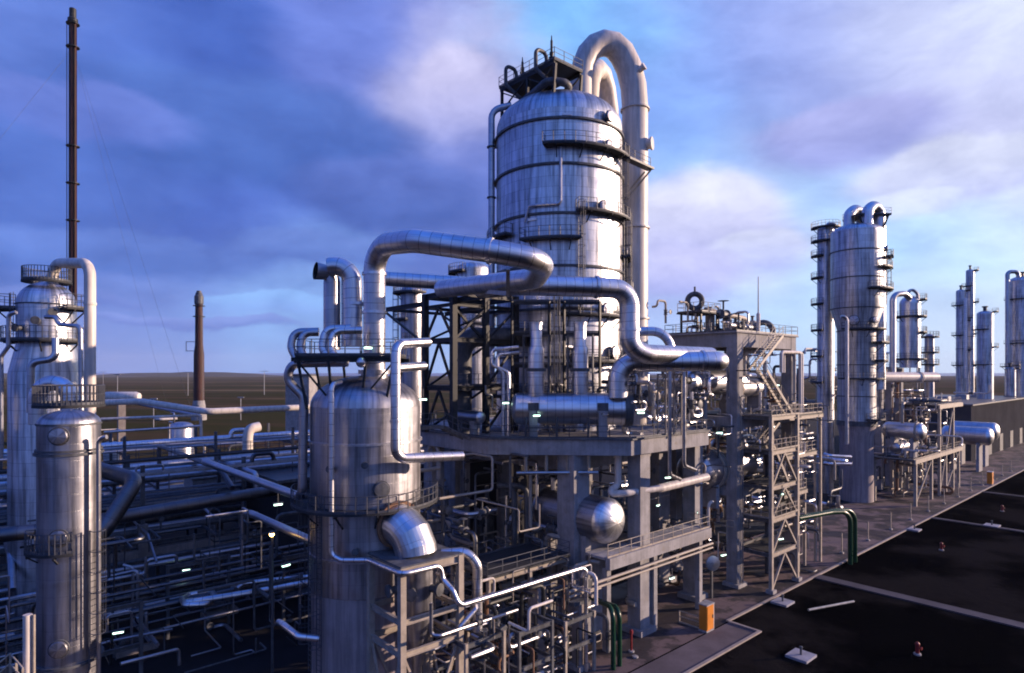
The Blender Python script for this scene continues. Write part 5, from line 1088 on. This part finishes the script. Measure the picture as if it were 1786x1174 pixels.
m = M(); m.gbox(A(174, -25, 7.2), 80, 26, 14.4); m.build('wall', WALLM, bl); m = M(); m.gbox(A(174, -25, 14.6), 81, 27, .4); m.build('roof', MID, bl)
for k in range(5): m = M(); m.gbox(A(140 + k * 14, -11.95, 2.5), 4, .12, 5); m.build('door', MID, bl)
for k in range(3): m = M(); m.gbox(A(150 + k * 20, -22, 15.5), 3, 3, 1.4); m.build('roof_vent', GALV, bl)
# field bits
PADM = plain('pad_concrete', (.26, .26, .30), .8, 0, .3, 1)
for px, py, lb in ((1600, 1142, 'red hydrant standing in the black field, nearest the viewer'), (1642, 960, 'red hydrant in the black field, midway'), (1748, 892, 'red hydrant in the black field, farthest')):
    g = G(px, py); t = thing('hydrant', lb, 'hydrant', g); m = M(); m.lathe([(.22, 0), (.22, .1), (.15, .12), (.15, .82), (.19, .82), (.19, .9), (.13, 1.0), (.04, 1.06)], g, Z, 14); m.build('body', REDP, t)
    m = M(); m.lathe([(.09, .15), (.09, .26), (.13, .26), (.13, .33), (.01, .34)], g + Z * .6, N, 10); m.build('outlet', REDP, t)
    m = M(); m.lathe([(.28, 0), (.28, .12), (.22, .14)], g, Z, 14); m.build('plinth', CONC, t)
for px, py, s, lb in ((1397, 1146, 1.9, 'square pale concrete pad with a stub post in the black field'), (1365, 1052, 1.8, 'low pale concrete pad just past the kerb'), (1730, 918, 2.0, 'far pale pad on the field road'), (1595, 925, 1.6, 'small pale pad by the kerb beyond the green pipes')):
    g = G(px, py); t = thing('concrete_pad', lb, 'pad', g); m = M(); m.gbox(g + Z * .1, s, s * .9, .2); m.build('slab', PADM, t)
    m = M(); m.lathe([(.09, .2), (.09, .75), (.14, .75), (.14, .85), (.02, .9)], g, Z, 10); m.build('stub_post', MID, t)
g0, g1 = G(1410, 1066), G(1489, 1051); m = M(); m.cyl(g0 + Z * .12, g1 + Z * .12, .11, 10); o = m.build('loose_pipe', GALV); tag(o, 'loose grey pipe length lying in the black field', 'pipe')
# ------------------------------------------------------------------ lit lamps
LP = [(225, 898, 52, 'by the fat angled pipe'), (206, 1103, 41, 'at the foot of the near slim tower'), (325, 994, 56, 'before the concrete rack post'), (485, 880, 48, 'under the header pipe'), (499, 986, 46, 'beside the broad vessel ladder'),
      (738, 697, 52, 'at the foot of the dark braced frame'), (882, 703, 56.6, 'beside the cooler drum end'), (936, 725, 53.7, 'on the cooler drum belly'), (1118, 720, 54.5, 'by the cooler drum cover'), (1165, 833, 60, 'under the deck beside the big exchanger'),
      (1148, 881, 61, 'above the sunlit walkway'), (1216, 893, 63, 'beside the concrete pillar'), (906, 955, 57, 'between the dark deck pillars'), (1255, 755, 65, 'behind the concrete pillar'), (1262, 968, 62, 'low on the concrete pillar foot'),
      (1365, 861, 66, 'inside the chevron-braced tower'), (1172, 1008, 56, 'under the sunlit walkway'), (1362, 940, 66, 'low inside the chevron-braced tower'), (642, 607, 42, 'on the vessel head platform'), (1546, 757, 112, 'by the wide-bodied far tower'), (1355, 672, 68, 'on the zigzag stair')]
for i, (px, py, Y, wh) in enumerate(LP):
    q = P(px, py, Y); t = thing('tube_lamp', 'small lit greenish tube lamp ' + wh, 'lamp', q, 'tube lamps among the pipework'); d = (U * random.choice((1, .7)) + N * random.uniform(-.4, .4)).normalized()
    m = M(); m.bar(q - d * .3, q + d * .3, .16, .12); m.build('tube', LAMPG, t); m = M(); m.bar(q - d * .38 + Z * .11, q + d * .38 + Z * .11, .26, .08); m.bar(q + Z * .14, q + Z * .9, .06); m.build('housing', MID, t)
q = P(474, 932, 46); t = thing('flood_lamp', 'yellow glowing lamp on a dark pole beside the broad vessel', 'lamp', Vector((q.x, q.y, 0))); m = M(); m.lathe([(.02, -.17), (.12, -.12), (.17, 0), (.12, .12), (.02, .17)], q, Z, 12); m.build('bulb', LAMPY, t); post(t, Vector((q.x, q.y + .1, 0)), q + Vector((0, .1, -.2)), .14, MID, 'pole'); m = M(); m.lathe([(.24, .1), (.1, .25), (.02, .28)], q, Z, 12); m.build('hood', MID, t)

# ------------------------------------------------------------------ more of the plant around the deck
ag = thing('access_gantry', 'dark steel access gantry between the ejectors and the giant tower foot', 'frame', OC + Vector((-1, -9.5, 17.3)))
gx = [P(px, 0, 59.0).x for px in (893, 958, 984, 1046)]
for x in gx: post(ag, Vector((x, 59.0, 17.3)), Vector((x, 59.0, 29.8)), .2, DARK, 'post')
for z in (20.6, 23.6, 26.6, 29.6):
    post(ag, Vector((gx[0] + .1, 59, z)), Vector((gx[1] - .1, 59, z)), .16, DARK, 'beam', h=.24); post(ag, Vector((gx[2] + .1, 59, z)), Vector((gx[3] - .1, 59, z)), .16, DARK, 'beam', h=.24)
    m = M(); m.box((gx[0] * .5 + gx[3] * .5, 59.9, z + .18), (gx[3] - gx[0], 1.6, .1)); gp = m.build('grating', GRATE, ag)
    m = M(); rail(m, [Vector((gx[0], 59.2, z + .24)), Vector((gx[3], 59.2, z + .24))], step=1.2); m.build('railing', RAILM, gp)
m = M(); ladder(m, Vector((gx[1] + .7, 58.8, 17.3)), Vector((gx[1] + .7, 58.8, 29.6)), Vector((0, -1, 0))); m.build('ladder', RAILM, ag)
db_ = thing('light_blocking_shed', 'added dark windowless shed blocking the light behind the deck pillars', 'building', A(-14, -36)); m = M(); m.gbox(A(-16, -37, 6), 44, 10, 12); m.build('wall', WALLM, db_); m = M(); m.gbox(A(-16, -37, 12.15), 45, 11, .3); m.build('roof', MID, db_)  # shed added to block background light beneath the deck
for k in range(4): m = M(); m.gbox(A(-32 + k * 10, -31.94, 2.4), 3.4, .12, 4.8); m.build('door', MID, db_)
for px, y0, Y, w_, lb in ((938, 1020, 47.5, .85, 'square concrete trestle post in the pipework, nearer the duct table'), (1010, 1052, 48.2, .8, 'square concrete trestle post in the pipework beside the green pipes')):
    q = P(px, y0, Y); t = thing('trestle_post', lb, 'post', Vector((q.x, q.y, 0))); m = M(); m.gbox(Vector((q.x, q.y, q.z / 2)), w_, w_, q.z); m.build('shaft', CONCD, t)
    m = M(); m.gbox(Vector((q.x, q.y, q.z + .12)), w_ * 2.2, w_ * .8, .24); m.build('cap_beam', MID, t); m = M(); m.gbox(Vector((q.x, q.y, .2)), w_ * 1.5, w_ * 1.5, .4); m.build('footing', CONC, t)
# bracketed cable trays and small ball vessel on the deck
for k, (pa_, pb_, lb) in enumerate(((A(-36, -10, 6.2), A(-18, -10, 6.2), 'grey cable tray running low before the deck pillars'), (A(-86, -36.4, 13.4), A(-14, -36.4, 13.4), 'grey cable tray bracketed along the long dark rack'), (A(-4, -13, 19.2), A(9, -13, 19.2), 'grey cable tray at mid height inside the concrete frame'))):
    t = thing('cable_tray', lb, 'tray', (pa_ + pb_) / 2); m = M(); m.bar(pa_, pb_, .7, .06); m.bar(pa_ + N * .35 + Z * .1, pb_ + N * .35 + Z * .1, .04, .2); m.bar(pa_ - N * .35 + Z * .1, pb_ - N * .35 + Z * .1, .04, .2); m.build('trough', GALV, t)
    L = (pb_ - pa_).length
    for j in range(int(L // 6) + 1): p = pa_ + (pb_ - pa_) * ((j + .5) / (int(L // 6) + 1)); post(t, p - Z * .03, Vector((p.x, p.y, p.z - 1.6)), .08, MID, 'hanger')
drum('exchanger', 'small bright round-ended drum on the deck by the dark frame', P(838, 728, 56.5), V, .55, 4, PIPED, .6, (), 17.3, CLAD)

r4 = rack('dark pipe rack filling the gap behind the concrete frame and the wide-bodied tower', 12, 54, -33, -22, (5.5, 9.0, 12.5), 8.4, 15.5, .34, MID)
for z in (5.5, 9.0, 12.5, 15.3):
    along('grey pipe lying along the rack between the concrete frame and the wide-bodied tower', 'pipes on the gap rack', 10, 56, [-32 + i * 1.5 for i in range(6)], z, (.12, .2, .32), (PIPED, MID, PIPEM, LITST), .35)
for i, (a_, b_, lb) in enumerate(((0, 0, 'front pillar of the concrete frame'), (CU, 0, 'far pillar of the concrete frame by the stair'))):
    for k in range(3):
        q = CQ + U * a_ + V * b_ + N * (.70 + .02 * k) + U * (-.4 + k * .38)
        pipe('conduit', ('thin', 'middle', 'thicker')[k] + ' conduit strapped up the ' + lb, [q + Z * .4, q + Z * (24.5 - 4 * k), q + Z * (24.5 - 4 * k) + N * .5], .04 + .02 * k, (GALV, LITST, THIN)[k], .2, 8)
clutter('thin dark pipework tangled in the gloom before the long rack', 'thin pipework before the long rack', 80, (-82, -26), (-35, -17), (.4, 11), (PIPEK, PIPED, MID, DARK), (.04, .06, .09), seed=91, nm='thin_pipe', lng=(1.5, 6))
for k in range(6):
    u0_, n0_ = -74 + k * 8.5, -30 + (k % 3) * 4; t = thing('pipe_gantry', ('first', 'second', 'third', 'fourth', 'fifth', 'last')[k] + ' dark pipe gantry before the long rack, counting from the near slim tower', 'frame', A(u0_, n0_))
    for a_ in (0, 5):
        post(t, A(u0_ + a_, n0_), A(u0_ + a_, n0_, 6.4), .24, MID, 'post')
    for z in (3.2, 6.2): post(t, A(u0_ + .12, n0_, z), A(u0_ + 4.88, n0_, z), .2, MID, 'beam', 'i', .3)

clutter('small buff pipework beside the chevron-braced tower, under its side platforms', 'pipework by the side platforms', 60, (8.5, 17), (-6, -2), (1, 18), (LITST, THIN, MID, PIPED, WHITE), (.06, .09, .14), seed=101, nm='instrument_pipe', lng=(1.2, 4))
clutter('dull pipework between the broad vessel and the deck pillars', 'pipework between vessel and pillars', 64, (-38, -25), (-26, -10), (2, 14.5), (MID, PIPED, PIPEK, LITST), (.07, .11, .18), seed=103, nm='service_pipe', lng=(1.5, 6))
clutter('slim pipework behind the cooler drum on the deck', 'pipework around the cooler drum', 40, (-24, -12), (-15, -11.5), (17.6, 22), (PIPED, THIN, LITST, MID), (.05, .08, .12), seed=107, nm='process_pipe', lng=(.8, 2.6))
# ------------------------------------------------------------------ the air
m = M(); m.box((0, 2500, 99), (9600, 8200, 202)); hz = m.build('haze', None, loc=(0, 2500, -2)); hz['kind'] = 'stuff'
hm = bpy.data.materials.new('thin_haze'); hm.use_nodes = True; hn = hm.node_tree; hn.nodes.clear()
ho = hn.nodes.new('ShaderNodeOutputMaterial'); hv = hn.nodes.new('ShaderNodeVolumePrincipled'); hv.inputs['Color'].default_value = (.75, .80, .95, 1); hv.inputs['Density'].default_value = .00004
hn.links.new(hv.outputs[0], ho.inputs['Volume']); hz.data.materials.clear(); hz.data.materials.append(hm)
